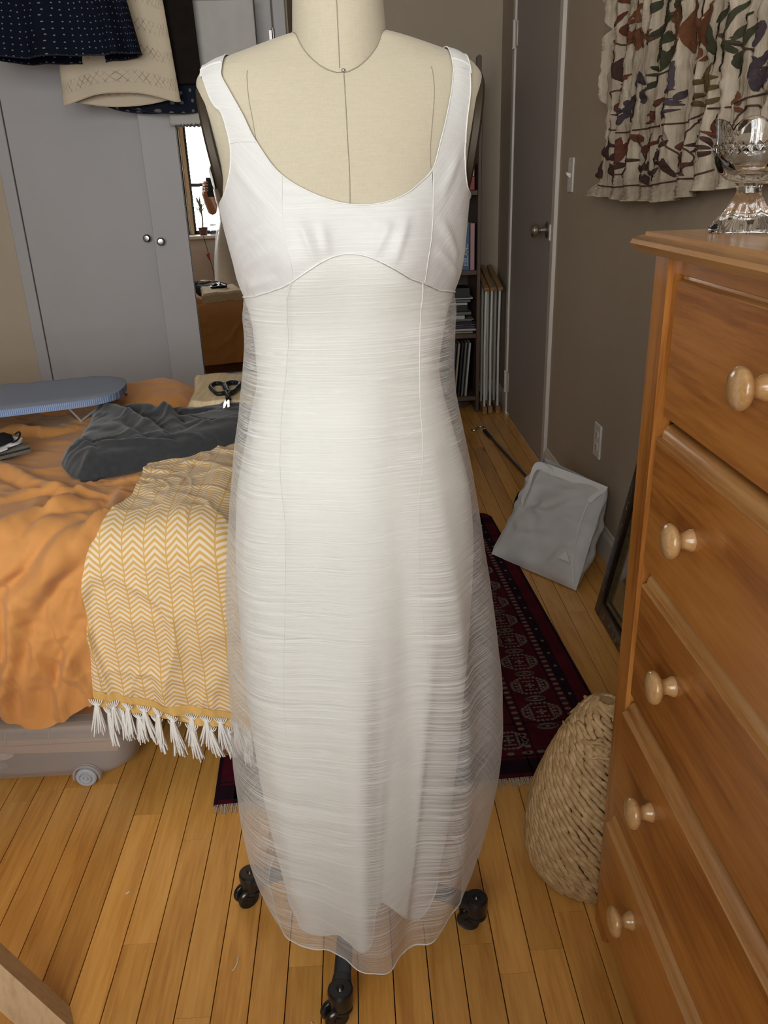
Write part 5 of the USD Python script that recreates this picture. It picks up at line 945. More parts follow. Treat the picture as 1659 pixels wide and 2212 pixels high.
zf = cover_z(np.array([-0.755]), np.array([2.14]))[0]; zf2 = cover_z(np.array([-0.71]), np.array([2.34]))[0]
plain('leg_enamel', (0.70, 0.68, 0.64), 0.35)
part(ib, 'leg', tube([(-0.757, 2.062, 0.680), (-0.757, 2.155, zf+0.003)], 0.0034, 10), 'leg_enamel'); part(ib, 'leg', tube([(-0.672, 2.150, 0.680), (-0.700, 2.350, zf2+0.003)], 0.0034, 10), 'leg_enamel'); part(ib, 'brace', tube([(-0.757, 2.150, zf+0.003), (-0.715, 2.26, zf2+0.03), (-0.700, 2.345, zf2+0.004)], 0.0026, 8), 'leg_enamel')
part(ib, 'spring_loop', tube(smooth_curve([(-0.690, 2.20, 0.68), (-0.672, 2.27, 0.655), (-0.672, 2.33, 0.63), (-0.690, 2.36, zf2+0.004)], 16), 0.0026, 8), 'black_metal')
zf3 = cover_z(np.array([-1.5]), np.array([1.95]))[0]; part(ib, 'leg', tube([(-1.45, 1.86, 0.680), (-1.50, 1.90, zf3+0.002), (-1.50, 2.06, zf3+0.002), (-1.45, 2.06, 0.680)], 0.0032, 10), 'steel')

# ---------------------------------------------------------------- wheeled storage bin under the bed
mat('bin_plastic', {'t': ('transparent_bsdf', {'color': (0.93, 0.90, 0.88)}), 'd': ('principled_bsdf', {'base_color': (0.88, 0.83, 0.80), 'roughness': 0.3}), 'tl': ('translucent_bsdf', {'color': (0.88, 0.83, 0.80)}), 'm': ('mix_closure', {'fac': 0.4}), 'x': ('mix_closure', {'fac': 0.33})}, [('d.BSDF', 'm.closure1'), ('tl.BSDF', 'm.closure2'), ('t.BSDF', 'x.closure1'), ('m.closure', 'x.closure2')], 'x.closure')
bn = thing('storage_bin', 'low clear plastic storage bin on wheels pushed under the bed', 'storage bin', (-0.95, 1.65, 0))
def rrect(x0, y0, x1, y1, r, n=8):
    out = []
    for cx, cy, a0 in ((x1-r, y0+r, -90), (x1-r, y1-r, 0), (x0+r, y1-r, 90), (x0+r, y0+r, 180)):
        out += [(cx+r*math.cos(math.radians(a0+90*k/n)), cy+r*math.sin(math.radians(a0+90*k/n))) for k in range(n+1)]
    return np.array(out)
def bin_ring(z, inset): r = rrect(-1.42+inset, 1.415+inset*0.35, -0.497-inset, 1.93-inset, 0.060); return np.c_[r, np.full(len(r), z)]
rings = [bin_ring(z, i) for z, i in ((0.010, 0.062), (0.012, 0.052), (0.030, 0.030), (0.110, 0.008), (0.110, 0.0), (0.112, -0.003), (0.138, -0.003), (0.150, 0.006), (0.150, 0.010), (0.137, 0.006), (0.112, 0.012), (0.034, 0.034), (0.016, 0.056))]
n = len(rings[0]); v = np.vstack(rings+[rings[0].mean(0)[None], rings[-1].mean(0)[None]]); j = np.arange(n); j2 = (j+1) % n; k = len(rings)
part(bn, 'tub', trimesh.Trimesh(v, np.vstack([grid(n, k, True), np.c_[np.full(n, k*n), j2, j], np.c_[np.full(n, k*n+1), (k-1)*n+j, (k-1)*n+j2]]), process=False), 'bin_plastic', smooth=45)
lr = np.vstack([bin_ring(0.1505, 0.004), bin_ring(0.154, 0.004), bin_ring(0.156, 0.012), bin_ring(0.1575, 0.10)]); part(bn, 'lid', trimesh.Trimesh(np.vstack([lr, [[-0.95, 1.67, 0.1575]]]), np.vstack([grid(n, 4, True), np.c_[np.full(n, 4*n), 3*n+j, 3*n+j2]]), process=False), 'bin_plastic', smooth=30)
for x in (-0.60, -0.69, -0.78, -0.87): part(bn, 'lid_rib', hull([(x, 1.418, 0.112), (x+0.003, 1.418, 0.112), (x+0.010, 1.418, 0.148), (x+0.013, 1.418, 0.148), (x, 1.4135, 0.112), (x+0.003, 1.4135, 0.112), (x+0.010, 1.4135, 0.148), (x+0.013, 1.4135, 0.148)]), 'bin_plastic')
plain('wheel_grey', (0.40, 0.42, 0.46), 0.45)
for x in (-0.622, -1.29):
    part(bn, 'wheel', lathe([(0, 0), (0.004, 0), (0.0055, 0.003), (0.006, 0.0015), (0.0115, 0.0005), (0.013, 0.004), (0.0145, 0.0015), (0.0195, 0.0012), (0.0222, 0.004), (0.0222, 0.018), (0.019, 0.020), (0, 0.020)], 36, (x, 1.405, 0.0222), (0, 1, 0)), 'wheel_grey', smooth=35)
    a = np.linspace(-0.25, math.pi+0.25, 20); part(bn, 'wheel_arch', join([tube(np.c_[x+0.0275*np.cos(a), np.full(20, yy), 0.0222+0.0275*np.sin(a)], 0.0026, 6) for yy in (1.412, 1.419, 1.426)]), 'bin_plastic', smooth=True)
wood('raw_pine', (0.46, 0.29, 0.15), (0.57, 0.38, 0.21), (0.62, 0.43, 0.25), 'x', 1.0, 0.6, 0.0)
wl = thing('wood_lengths', 'raw pine boards stored in the clear plastic bin', 'board', (-0.95, 1.5, 0.03))
def rot_y(m, ang, c): m = m.copy(); m.apply_transform(trimesh.transformations.rotation_matrix(ang, [0, 1, 0], c)); return m
part(wl, 'board', rot_y(cbox((-1.34, 1.455, 0.052), (-0.560, 1.475, 0.088), 0.001), math.radians(1.8), [-0.56, 1.46, 0.052]), 'raw_pine'); part(wl, 'board', rot_y(cbox((-1.34, 1.50, 0.060), (-0.565, 1.56, 0.102), 0.001), math.radians(0.4), [-0.56, 1.46, 0.052]), 'raw_pine')
mottled('bag_dark', (0.02, 0.02, 0.022), (0.07, 0.07, 0.075), 30, 0.25)
single('bubble_pack', join([crumple(np.array([-0.855, 1.452, 0.028]), np.array([0.055, 0.018, 0.016]), 5)]), 'cling_film', 'small clear blister pack at the bottom of the plastic bin', 'packet', smooth=False)
single('paper_wad', crumple(np.array([-0.835, 1.462, 0.052]), np.array([0.045, 0.014, 0.014]), 9), 'paper_white', 'crumpled white paper on the blister pack inside the plastic bin', 'paper', smooth=False)
single('plastic_bag', crumple(np.array([-0.62, 1.62, 0.172]), np.array([0.20, 0.16, 0.018]), 12, 4), 'cling_film', 'crinkled clear plastic bag on top of the storage bin lid', 'plastic bag', smooth=False)

# ---------------------------------------------------------------- rug
mottled('rug_maroon', (0.046, 0.0052, 0.0105), (0.085, 0.0095, 0.017), 14, 0.95, bump=0.3, bscale=700, specular_ior_level=0.05)
mottled('rug_navy', (0.012, 0.006, 0.011), (0.024, 0.009, 0.015), 14, 0.95, bump=0.3, bscale=700, specular_ior_level=0.05)
mottled('rug_ecru', (0.10, 0.082, 0.068), (0.18, 0.15, 0.125), 90, 0.95, specular_ior_level=0.05)
mottled('rug_fringe', (0.40, 0.36, 0.30), (0.55, 0.51, 0.44), 60, 0.95)
RA = math.radians(3.0); RO = np.array([-0.338, 1.325]); RU, RV = np.array([math.cos(RA), math.sin(RA)]), np.array([-math.sin(RA), math.cos(RA)])
RW, RL_ = 0.892, 1.46
def rp(u, v, z): q = RO+np.multiply.outer(np.asarray(u, float), RU)+np.multiply.outer(np.asarray(v, float), RV); return np.concatenate([q, np.broadcast_to(np.asarray(z, float), q.shape[:-1])[..., None]], -1)
rug = thing('rug', 'dark maroon patterned oriental rug with pale fringe on the floor, behind the dress', 'rug', (RO[0], RO[1], 0))
RT_ = 0.0052
def rbox(u0, u1, v0, v1, z0, z1): return hull([rp(u, v, z) for u in (u0, u1) for v in (v0, v1) for z in (z0, z1)])
out = sg.Polygon([(0, 0), (RW, 0), (RW, RL_-0.05), (RW-0.015, RL_-0.02), (RW-0.05, RL_), (0.05, RL_), (0.015, RL_-0.02), (0, RL_-0.05)])
m = trimesh.creation.extrude_polygon(out, RT_, engine='earcut'); m.vertices = rp(m.vertices[:, 0], m.vertices[:, 1], m.vertices[:, 2]); part(rug, 'pile', m, 'rug_maroon')
def strip(u0, u1, v0, v1, mt, name='border_band', h=0.0006): part(rug, name, rbox(u0, u1, v0, v1, RT_-0.0003, RT_+h), mt)
for f in (lambda a, b: (a, b), lambda a, b: (RW-b, RW-a)):
    for a, b in ((0.0, 0.008), (0.040, 0.066), (0.084, 0.0875), (0.191, 0.1945), (0.214, 0.218)): strip(*f(a, b), 0.0, RL_-0.05, 'rug_navy')
for a, b in ((0.012, 0.055), (0.062, 0.066), (0.176, 0.180)):
    strip(0.008, RW-0.008, a, b, 'rug_navy', 'end_band'); strip(0.008, RW-0.008, RL_-0.05-b, RL_-0.05-a, 'rug_navy', 'end_band')
def mark(u, v, du, dv): return hull([rp(u+a*du, v+b*dv, z) for a, b in ((-1, 0), (-0.5, -1), (0.5, -1), (1, 0), (0.5, 1), (-0.5, 1)) for z in (RT_-0.0002, RT_+0.0009)])
def gul(u, v, s=1.0):
    ms = []
    for k in range(26):
        a = 2*math.pi*k/26; r = 1/max(abs(math.cos(a)), abs(math.sin(a)), (abs(math.cos(a))+abs(math.sin(a)))/1.42); ms.append(mark(u+0.044*s*r*math.cos(a), v+0.033*s*r*math.sin(a), 0.0046, 0.0034))
    for k in range(20):
        a = 2*math.pi*(k+0.5)/20; r = 1/max(abs(math.cos(a)), abs(math.sin(a))); ms.append(mark(u+0.025*s*r*math.cos(a), v+0.018*s*r*math.sin(a), 0.0036, 0.0026))
    for a, b in ((0, 0), (0.009, 0), (-0.009, 0), (0, 0.007), (0, -0.007), (0.033, 0.0), (-0.033, 0), (0.033, 0.012), (-0.033, 0.012), (0.033, -0.012), (-0.033, -0.012)): ms.append(mark(u+a, v+b, 0.0048, 0.0030))
    return join(ms)
def oval(u, v): return join([mark(u+0.021*math.cos(2*math.pi*k/18), v+0.0085*math.sin(2*math.pi*k/18), 0.0050, 0.0026) for k in range(18)]+[mark(u, v, 0.006, 0.002)])
cols = (0.140, RW-0.140)
for u in cols:
    for k in range(11):
        part(rug, 'medallion', gul(u, 0.215+0.108*k), 'rug_ecru', smooth=False); part(rug, 'oval_motif', oval(u, 0.160+0.108*k), 'rug_ecru', smooth=False)
for k in range(6): part(rug, 'medallion', gul(0.245+0.081*k, 0.120, 0.85), 'rug_ecru', smooth=False)
for u in (RW/2-0.12, RW/2, RW/2+0.12):
    for k in range(10): part(rug, 'medallion', gul(u, 0.235+0.115*k), 'rug_ecru', smooth=False)
dmk = []
for u in (0.0745, RW-0.0745, 0.2045, RW-0.2045): dmk += [mark(u, v, 0.0085, 0.0042) for v in np.arange(0.075, RL_-0.06, 0.0205)]
for u in (0.052, RW-0.052): dmk += [mark(u, v, 0.0045, 0.0045) for v in np.arange(0.09, RL_-0.06, 0.062)]
for v in (0.0745,): dmk += [mark(u, v, 0.0095, 0.0042) for u in np.arange(0.10, RW-0.08, 0.034)]
part(rug, 'border_diamonds', join(dmk), 'rug_ecru', smooth=False, kind='stuff')
rf = np.random.default_rng(3); fr_ = []
for v0, sgn in ((0.0, -1), (RL_, 1)):
    for u in np.arange(0.004 if sgn < 0 else 0.05, RW-0.004 if sgn < 0 else RW-0.05, 0.0026):
        a = rp(u, v0-sgn*0.002, 0.004); b = rp(u+rf.uniform(-0.006, 0.006), v0+sgn*rf.uniform(0.018, 0.030), 0.0015); fr_.append(hull([a+[0.001, 0, 0], a-[0.001, 0, 0], a+[0, 0, 0.0012], b+[0.0006, 0, 0], b-[0.0006, 0, 0], b+[0, 0, 0.001]]))
part(rug, 'fringe', join(fr_), 'rug_fringe', smooth=False, kind='stuff')

# ---------------------------------------------------------------- clothes hanging before the closet
def dots_mat(name, base, dot, pu, pv, size, rough=0.9, second=None):
    n = {'t': ('texture_coordinate', {}), 'm': ('mapping', {'scale': (1/pu, 1/pv, 1.0)}), 'v': ('voronoi_texture', {'dimensions': '2D', 'scale': 1.0, 'randomness': 0.28}), 'nz': ('noise_texture', {'scale': 300, 'detail': 2}), 'r': ('rgb_ramp', {'ramp': [(0.0, dot), (size*0.8, dot), (size, base), (1, base)]}), 'p': ('principled_bsdf', {'roughness': rough, 'specular_ior_level': 0.08})}
    l = [('t.UV', 'm.vector'), ('m.vector', 'v.vector'), ('v.distance', 'r.fac'), ('r.color', 'p.base_color')]
    return mat(name, n, l)
dots_mat('navy_dotted', (0.0055, 0.0075, 0.016), (0.16, 0.18, 0.22), 0.019, 0.019, 0.13)
dots_mat('navy_floral', (0.011, 0.013, 0.024), (0.13, 0.12, 0.11), 0.038, 0.034, 0.20)
mottled('brown_cotton', (0.012, 0.0085, 0.007), (0.018, 0.013, 0.011), 40, 0.95, specular_ior_level=0.08)
mottled('slip_cotton', (0.42, 0.40, 0.375), (0.48, 0.455, 0.43), 14, 0.9)
# cutwork lace: bands of little diamond openings near the hem
mat('cutwork_lace', {'t': ('texture_coordinate', {}), 's': ('separate_xyz', {}), 'u1': ('math', {'math_type': 'multiply', 'value2': 1/0.021}), 'v1': ('math', {'math_type': 'multiply', 'value2': 1/0.026}), 'a': ('math', {'math_type': 'add'}), 'b_': ('math', {'math_type': 'subtract'}), 'fa': ('math', {'math_type': 'fraction'}), 'fb': ('math', {'math_type': 'fraction'}), 'pa': ('math', {'math_type': 'subtract', 'value2': 0.5}), 'pb': ('math', {'math_type': 'subtract', 'value2': 0.5}), 'aa': ('math', {'math_type': 'absolute'}), 'ab': ('math', {'math_type': 'absolute'}),
    'mn': ('math', {'math_type': 'minimum'}), 'ln': ('map_range', {'from_min': 0.035, 'from_max': 0.075, 'to_min': 1.0, 'to_max': 0.0, 'clamp': True}), 'vb': ('math', {'math_type': 'multiply', 'value2': 1/0.085}), 'vf': ('math', {'math_type': 'fraction'}), 'v5': ('math', {'math_type': 'subtract', 'value2': 0.62}), 'va': ('math', {'math_type': 'absolute'}), 'bd': ('map_range', {'from_min': 0.20, 'from_max': 0.26, 'to_min': 1.0, 'to_max': 0.0, 'clamp': True}), 'ml': ('math', {'math_type': 'multiply'}), 'nz': ('noise_texture', {'scale': 30.0, 'detail': 2}), 'nm': ('map_range', {'from_min': 0.35, 'from_max': 0.6, 'clamp': True}), 'm2': ('math', {'math_type': 'multiply'}), 'c': ('mix', {'color1': (0.60, 0.50, 0.37), 'color2': (0.27, 0.21, 0.15)}), 'b': ('bump', {'strength': 0.4, 'distance': 0.002, 'invert': True}), 'p': ('principled_bsdf', {'roughness': 0.95})},
    [('t.UV', 's.vector'), ('s.x', 'u1.value1'), ('s.y', 'v1.value1'), ('u1.value', 'a.value1'), ('v1.value', 'a.value2'), ('u1.value', 'b_.value1'), ('v1.value', 'b_.value2'), ('a.value', 'fa.value1'), ('b_.value', 'fb.value1'), ('fa.value', 'pa.value1'), ('fb.value', 'pb.value1'), ('pa.value', 'aa.value1'), ('pb.value', 'ab.value1'), ('aa.value', 'mn.value1'), ('ab.value', 'mn.value2'), ('mn.value', 'ln.value'),
     ('s.y', 'vb.value1'), ('vb.value', 'vf.value1'), ('vf.value', 'v5.value1'), ('v5.value', 'va.value1'), ('va.value', 'bd.value'), ('ln.result', 'ml.value1'), ('bd.result', 'ml.value2'), ('t.UV', 'nz.vector'), ('nz.fac', 'nm.value'), ('ml.value', 'm2.value1'), ('nm.result', 'm2.value2'), ('m2.value', 'c.fac'), ('m2.value', 'b.height'), ('b.normal', 'p.normal'), ('c.color', 'p.base_color')])
def skirt(name, m, label, cat, cx, y, hw_top, hw, dp, z_hem, z_top, nf, amp, seed, hem_fn=None, scallop=0.0, n=160, group=None, edge=None):
    th = np.linspace(-np.pi, np.pi, n); v = np.linspace(0, 1, 40); T, V = np.meshgrid(th, v); zh = z_hem+(hem_fn(T) if hem_fn else 0*T)+scallop*np.abs(np.sin(T*30)); Z = zh+(z_top-zh)*V
    w = hw+(hw_top-hw)*V; d = dp*(1-0.6*V); f = 1+amp*(1-0.5*V)*(np.sin(nf*T+seed)+0.6*np.sin((nf*1.7+0.3)*T+2*seed+V)); X = cx+w*np.sign(np.sin(T))*np.abs(np.sin(T))**0.8; Y = y-d*np.cos(T)*f-0.02*np.sin(nf*0.5*T+seed)*0
    P = np.stack([X, Y, Z], -1).reshape(-1, 3); t = thing(name, label, cat, (cx, y, z_hem), group=group); part(t, 'cloth', trimesh.Trimesh(P, grid(n, 40), process=False), m, uv=np.stack([T.ravel()*hw*0.8, (Z-zh).ravel()], -1))
    part(t, 'hem', tube(P.reshape(40, n, 3)[0][:-1], 0.0022, 6, closed=True), edge or m, smooth=True); part(t, 'waistband', tube(P.reshape(40, n, 3)[-1][:-1], 0.006, 8, closed=True), edge or m, smooth=True)
    if z_top < 2: part(t, 'strap', join([beam((cx+q*hw_top*0.7, y, z_top-0.005), (cx+q*hw_top*0.5, y, 2.266), 0.012, 0.003) for q in (-1, 1)]), m); return t
    part(t, 'hanger', join([tube(smooth_curve([(cx-hw_top*0.8, y, z_top-0.01), (cx, y, z_top+0.06), (cx+hw_top*0.8, y, z_top-0.01)], 20), 0.004, 8), tube(smooth_curve([(cx, y, z_top+0.055), (cx, y, 2.235), (cx+0.012, y, 2.262), (cx+0.001, y, 2.272)], 20), 0.002, 6)]), 'steel'); return t
plain('navy_edge', (0.012, 0.014, 0.026), 0.9); plain('cream_edge', (0.56, 0.46, 0.33), 0.95)
skirt('navy_skirt', 'navy_dotted', 'navy blue skirt with tiny white dots, hanging at the top left', 'skirt', -0.985, 3.20, 0.20, 0.292, 0.10, 1.605, 2.15, 9, 0.20, 0.7, lambda t: 0.030*np.clip(-np.sin(t), 0, 1)**2+0.012*np.clip(np.sin(t), 0, 1)**2, edge='navy_edge')
skirt('lace_dress', 'cutwork_lace', 'cream cutwork lace dress hanging behind the dotted navy skirt', 'dress', -0.812, 3.32, 0.165, 0.212, 0.032, 1.490, 2.17, 5, 0.14, 1.9, lambda t: 0.020*np.cos(t)*np.cos(2*t)-0.010*np.abs(np.sin(t))**3, edge='cream_edge')
skirt('floral_skirt', 'navy_floral', 'dark navy floral dress showing below the cream lace dress', 'dress', -0.715, 3.405, 0.15, 0.195, 0.014, 1.455, 2.16, 8, 0.2, 0.2, lambda t: 0.030*np.clip(-np.sin(t), 0, 1)-0.012*np.sin(t*2+0.6), edge='navy_edge')
skirt('brown_dress', 'brown_cotton', 'dark brown garment hanging between the cream lace dress and the dress form', 'garment', -0.590, 3.375, 0.055, 0.068, 0.012, 1.540, 2.12, 4, 0.2, 1.1)
skirt('cotton_slip', 'slip_cotton', 'pale grey cotton slip with scalloped hem hanging over the closet mirror', 'slip', -0.492, 3.435, 0.172, 0.178, 0.020, 1.405, 1.815, 6, 0.12, 2.0, scallop=0.007)
cr_ = thing('clothes_rail', 'thin metal clothes rail fixed across the closet front above the frame', 'clothes rail', (-0.9, 3.33, 2.2))
part(cr_, 'rail', tube([(-1.60, 3.33, 2.262), (-0.24, 3.33, 2.262)], 0.010, 14), 'dark_steel')
for x in (-1.55, -0.27): part(cr_, 'bracket', join([beam((x, 3.33, 2.262), (x, CY-0.0, 2.262), 0.016, 0.012), cbox((x-0.02, CY-0.004, 2.23), (x+0.02, CY, 2.295), 0.001)]), 'dark_steel')
for y in (3.20, 3.385, 3.425): part(cr_, 'hook_bar', tube([(-1.2 if y < 3.3 else -0.8, y, 2.268), (-0.35, y, 2.268)], 0.004, 8), 'dark_steel')
part(cr_, 'bracket', join([beam((x, 3.19, 2.268), (x, 3.44, 2.268), 0.006, 0.006) for x in (-1.18, -0.78, -0.37)]), 'dark_steel')

# ---------------------------------------------------------------- embroidered hanging on the right wall
mottled('hanging_cotton', (0.29, 0.228, 0.158), (0.56, 0.472, 0.365), 46, 0.95, bump=0.7, bscale=120, bdist=0.004, stretch=(1, 1, 0.18))
for k, c in {'green': (0.034, 0.034, 0.013), 'rust': (0.13, 0.044, 0.014), 'brick': (0.10, 0.026, 0.012), 'purple': (0.050, 0.033, 0.040), 'olive': (0.095, 0.060, 0.018), 'brown': (0.042, 0.017, 0.010), 'vine': (0.075, 0.032, 0.018)}.items(): mottled('silk_'+k, tuple(v*0.8 for v in c), tuple(v*1.25 for v in c), 90, 0.8, bump=0.3, bscale=500, bdist=0.001)
def hang_x(y, z):
    b = 0.55+0.45*sstep(1.35-z, 0, 0.25); f = 0.016*np.sin(y*52+2.2*np.sin(z*5)+1.0)*b+0.007*np.sin(y*118+z*9)*(1-0.4*b)+0.006*np.sin(y*23+z*3)
    f = f+0.0110*(fbm(np.stack([y*62, z*9, 0*y], -1), 3, 17)-0.5)*2+0.0065*(fbm(np.stack([y*18, z*70, 0*y], -1), 3, 27)-0.5)*2
    return 0.762-f
def hang_left(z): return np.interp(z, [1.121, 1.152, 1.185, 1.242, 1.30, 1.352, 1.419, 1.503, 1.561, 1.644, 1.95], [2.725, 2.655, 2.612, 2.606, 2.612, 2.585, 2.655, 2.652, 2.590, 2.655, 2.63])
def hang_low(y): return np.interp(y, [0.9, 1.56, 1.631, 1.751, 1.850, 1.862, 1.944, 2.087, 2.221, 2.372, 2.502, 2.725], [1.17, 1.161, 1.159, 1.148, 1.146, 1.137, 1.131, 1.117, 1.117, 1.113, 1.121, 1.121])
wh = thing('embroidered_curtain', 'crinkled cream cotton panel embroidered with rust, green and purple flowers on the right wall', 'curtain', (0.765, 1.9, 1.12))
us, vs = np.linspace(0, 1, 420), np.linspace(0, 1, 90); U, V = np.meshgrid(us, vs); Z = 1.121+V*0.80; Y = hang_left(Z)*(1-U)+1.02*U; Z = hang_low(Y)*(1-V)+1.92*V; X = hang_x(Y, Z)
part(wh, 'cloth', trimesh.Trimesh(np.stack([X, Y, Z], -1).reshape(-1, 3), grid(420, 90), process=False), 'hanging_cotton', smooth=True)
e = np.stack([X, Y, Z], -1)[0]; part(wh, 'hem', tube(e+[-0.0005, 0, 0.001], 0.0024, 6), 'hanging_cotton', smooth=True)
for y in np.arange(1.1, 2.6, 0.15): part(wh, 'rail_tab', cbox((0.775, y, 1.915), (0.80, y+0.03, 1.95), 0.002), 'hanging_cotton')
part(wh, 'hanging_rail', tube([(0.785, 1.0, 1.935), (0.785, 2.68, 1.935)], 0.007, 10), 'dark_steel')
def motif(a, b, fat, m, name):
    """a satin-stitched petal or leaf from a to b, wider along the wall than up it because the panel hangs in folds"""
    a, b = np.array(a), np.array(b); ym = (a[0]+b[0])/2; ks = np.array([ym*ym/1331.0, math.sqrt(ym*ym+0.59)/1740.0]); A, B = a/ks, b/ks; d = B-A; ln = np.linalg.norm(d); n2 = np.array([-d[1], d[0]])/ln
    L = np.linspace(0, 1, 15); wv = fat*np.sin(np.pi*np.clip(L, 0.02, 0.98))**0.65*(0.8+0.4*L); W = np.linspace(-1, 1, 5); bow = 0.08*ln*np.sin(np.pi*L)
    Pm = (A+L[:, None, None]*d+(W[None, :, None]*wv[:, None, None]+bow[:, None, None])*n2)*ks; y, z = Pm[..., 0], Pm[..., 1]; x = hang_x(y, z)-0.0022-0.0014*(1-W[None]**2)
    return trimesh.Trimesh(np.stack([x, y, z], -1).reshape(-1, 3), grid(5, 15), process=False)
MOT = {'greenA' : [((2.112, 1.524), (2.269, 1.481)), ((2.176, 1.528), (2.221, 1.489)), ((2.104, 1.521), (2.163, 1.494)), ((2.223, 1.566), (2.246, 1.54)), ((2.169, 1.556), (2.192, 1.533))] , 'greenB' : [((2.122, 1.488), (2.185, 1.43)), ((2.064, 1.473), (2.142, 1.406)), ((2.05, 1.449), (2.082, 1.418)), ((2.18, 1.49), (2.15, 1.435)), ((2.087, 1.436), (2.115, 1.412))] , 'greenC' : [((1.826, 1.488), (1.865, 1.463)), ((1.77, 1.482), (1.828, 1.444)), ((1.737, 1.479), (1.781, 1.424)), ((1.698, 1.455), (1.759, 1.415)), ((1.676, 1.441), (1.713, 1.401)), ((1.881, 1.462), (1.857, 1.399)), ((1.819, 1.448), (1.825, 1.383)), ((1.772, 1.424), (1.784, 1.366)), ((1.736, 1.403), (1.754, 1.367)), ((1.707, 1.397), (1.727, 1.349))] , 'rustA' : [((2.296, 1.579), (2.39, 1.556)), ((2.347, 1.588), (2.334, 1.537)), ((2.369, 1.543), (2.424, 1.551)), ((2.357, 1.531), (2.392, 1.496)), ((2.331, 1.527), (2.343, 1.476)), ((2.288, 1.52), (2.292, 1.475))] , 'rustB' : [((2.479, 1.586), (2.527, 1.549)), ((2.464, 1.563), (2.482, 1.527)), ((2.433, 1.553), (2.452, 1.517))] , 'bigRust' : [((2.036, 1.533), (2.042, 1.444)), ((1.978, 1.522), (1.986, 1.423)), ((1.923, 1.513), (1.942, 1.418)), ((1.883, 1.505), (1.903, 1.423)), ((2.083, 1.541), (2.074, 1.485))] , 'purpleC' : [((1.652, 1.433), (1.666, 1.393)), ((1.631, 1.378), (1.681, 1.342)), ((1.624, 1.363), (1.656, 1.319)), ((1.62, 1.348), (1.635, 1.321)), ((1.647, 1.376), (1.629, 1.379))] , 'dark1' : [((2.514, 1.499), (2.517, 1.431)), ((2.489, 1.477), (2.483, 1.417)), ((2.542, 1.45), (2.506, 1.468))] , 'purple2' : [((2.312, 1.425), (2.326, 1.38)), ((2.259, 1.384), (2.266, 1.347)), ((2.326, 1.38), (2.382, 1.321)), ((2.306, 1.371), (2.315, 1.307)), ((2.295, 1.423), (2.261, 1.389))] , 'purple3' : [((2.031, 1.358), (2.107, 1.358)), ((2.033, 1.34), (2.12, 1.328)), ((2.019, 1.316), (2.113, 1.302)), ((1.998, 1.355), (2.031, 1.335)), ((2.034, 1.416), (2.038, 1.359))] , 'olive' : [((1.883, 1.357), (1.961, 1.36)), ((1.876, 1.333), (1.971, 1.33)), ((1.875, 1.31), (1.963, 1.323)), ((1.87, 1.368), (1.802, 1.359)), ((1.863, 1.346), (1.792, 1.342)), ((1.86, 1.315), (1.786, 1.321)), ((1.877, 1.393), (1.862, 1.321)), ((1.905, 1.371), (1.885, 1.361))] , 'rust2' : [((2.446, 1.383), (2.506, 1.346)), ((2.422, 1.368), (2.46, 1.324)), ((2.514, 1.339), (2.422, 1.33))] , 'rust3' : [((2.139, 1.344), (2.188, 1.299)), ((2.179, 1.323), (2.25, 1.318)), ((2.173, 1.3), (2.253, 1.3)), ((2.126, 1.35), (2.151, 1.331))] , 'rust4' : [((1.782, 1.291), (1.795, 1.246)), ((1.715, 1.268), (1.762, 1.257)), ((1.822, 1.262), (1.774, 1.247)), ((1.752, 1.277), (1.756, 1.238))] , 'rust5' : [((2.361, 1.277), (2.42, 1.206)), ((2.408, 1.276), (2.407, 1.232)), ((2.349, 1.263), (2.377, 1.228))] , 'rust6' : [((2.174, 1.276), (2.227, 1.203)), ((2.122, 1.256), (2.196, 1.241)), ((2.176, 1.253), (2.228, 1.206))] , 'rust7' : [((2.003, 1.258), (2.021, 1.226)), ((1.965, 1.242), (2.015, 1.23)), ((1.952, 1.217), (2.004, 1.192)), ((1.978, 1.218), (2.02, 1.2))] , 'brown1' : [((2.53, 1.279), (2.537, 1.22)), ((2.591, 1.261), (2.504, 1.217)), ((2.57, 1.221), (2.57, 1.172)), ((2.524, 1.211), (2.492, 1.169)), ((2.472, 1.213), (2.475, 1.184)), ((2.601, 1.209), (2.637, 1.166))] , 'brown2' : [((2.317, 1.245), (2.324, 1.205)), ((2.353, 1.208), (2.369, 1.16)), ((2.314, 1.199), (2.35, 1.16)), ((2.279, 1.204), (2.253, 1.171)), ((2.347, 1.222), (2.282, 1.215))] , 'brown3' : [((2.08, 1.237), (2.112, 1.191)), ((2.115, 1.201), (2.136, 1.166)), ((2.083, 1.196), (2.112, 1.163)), ((2.053, 1.215), (2.034, 1.173)), ((2.125, 1.209), (2.05, 1.207))] , 'brown4' : [((1.874, 1.267), (1.902, 1.218)), ((1.881, 1.208), (1.901, 1.195)), ((1.862, 1.206), (1.891, 1.182)), ((1.914, 1.238), (1.871, 1.215))] , 'brown5' : [((1.665, 1.275), (1.668, 1.239)), ((1.636, 1.269), (1.643, 1.232)), ((1.607, 1.26), (1.62, 1.231)), ((1.703, 1.246), (1.652, 1.234)), ((1.691, 1.253), (1.667, 1.235))]}
COLOR = {'greenA': 'green', 'greenB': 'green', 'greenC': 'green', 'rustA': 'rust', 'rustB': 'brick', 'bigRust': 'rust', 'purpleC': 'purple', 'dark1': 'brown', 'purple2': 'purple', 'purple3': 'purple', 'olive': 'olive', 'rust2': 'brick', 'rust3': 'brick', 'rust4': 'brick', 'rust5': 'brick', 'rust6': 'brick', 'rust7': 'brick', 'brown1': 'brown', 'brown2': 'brown', 'brown3': 'brown', 'brown4': 'brown', 'brown5': 'brown'}
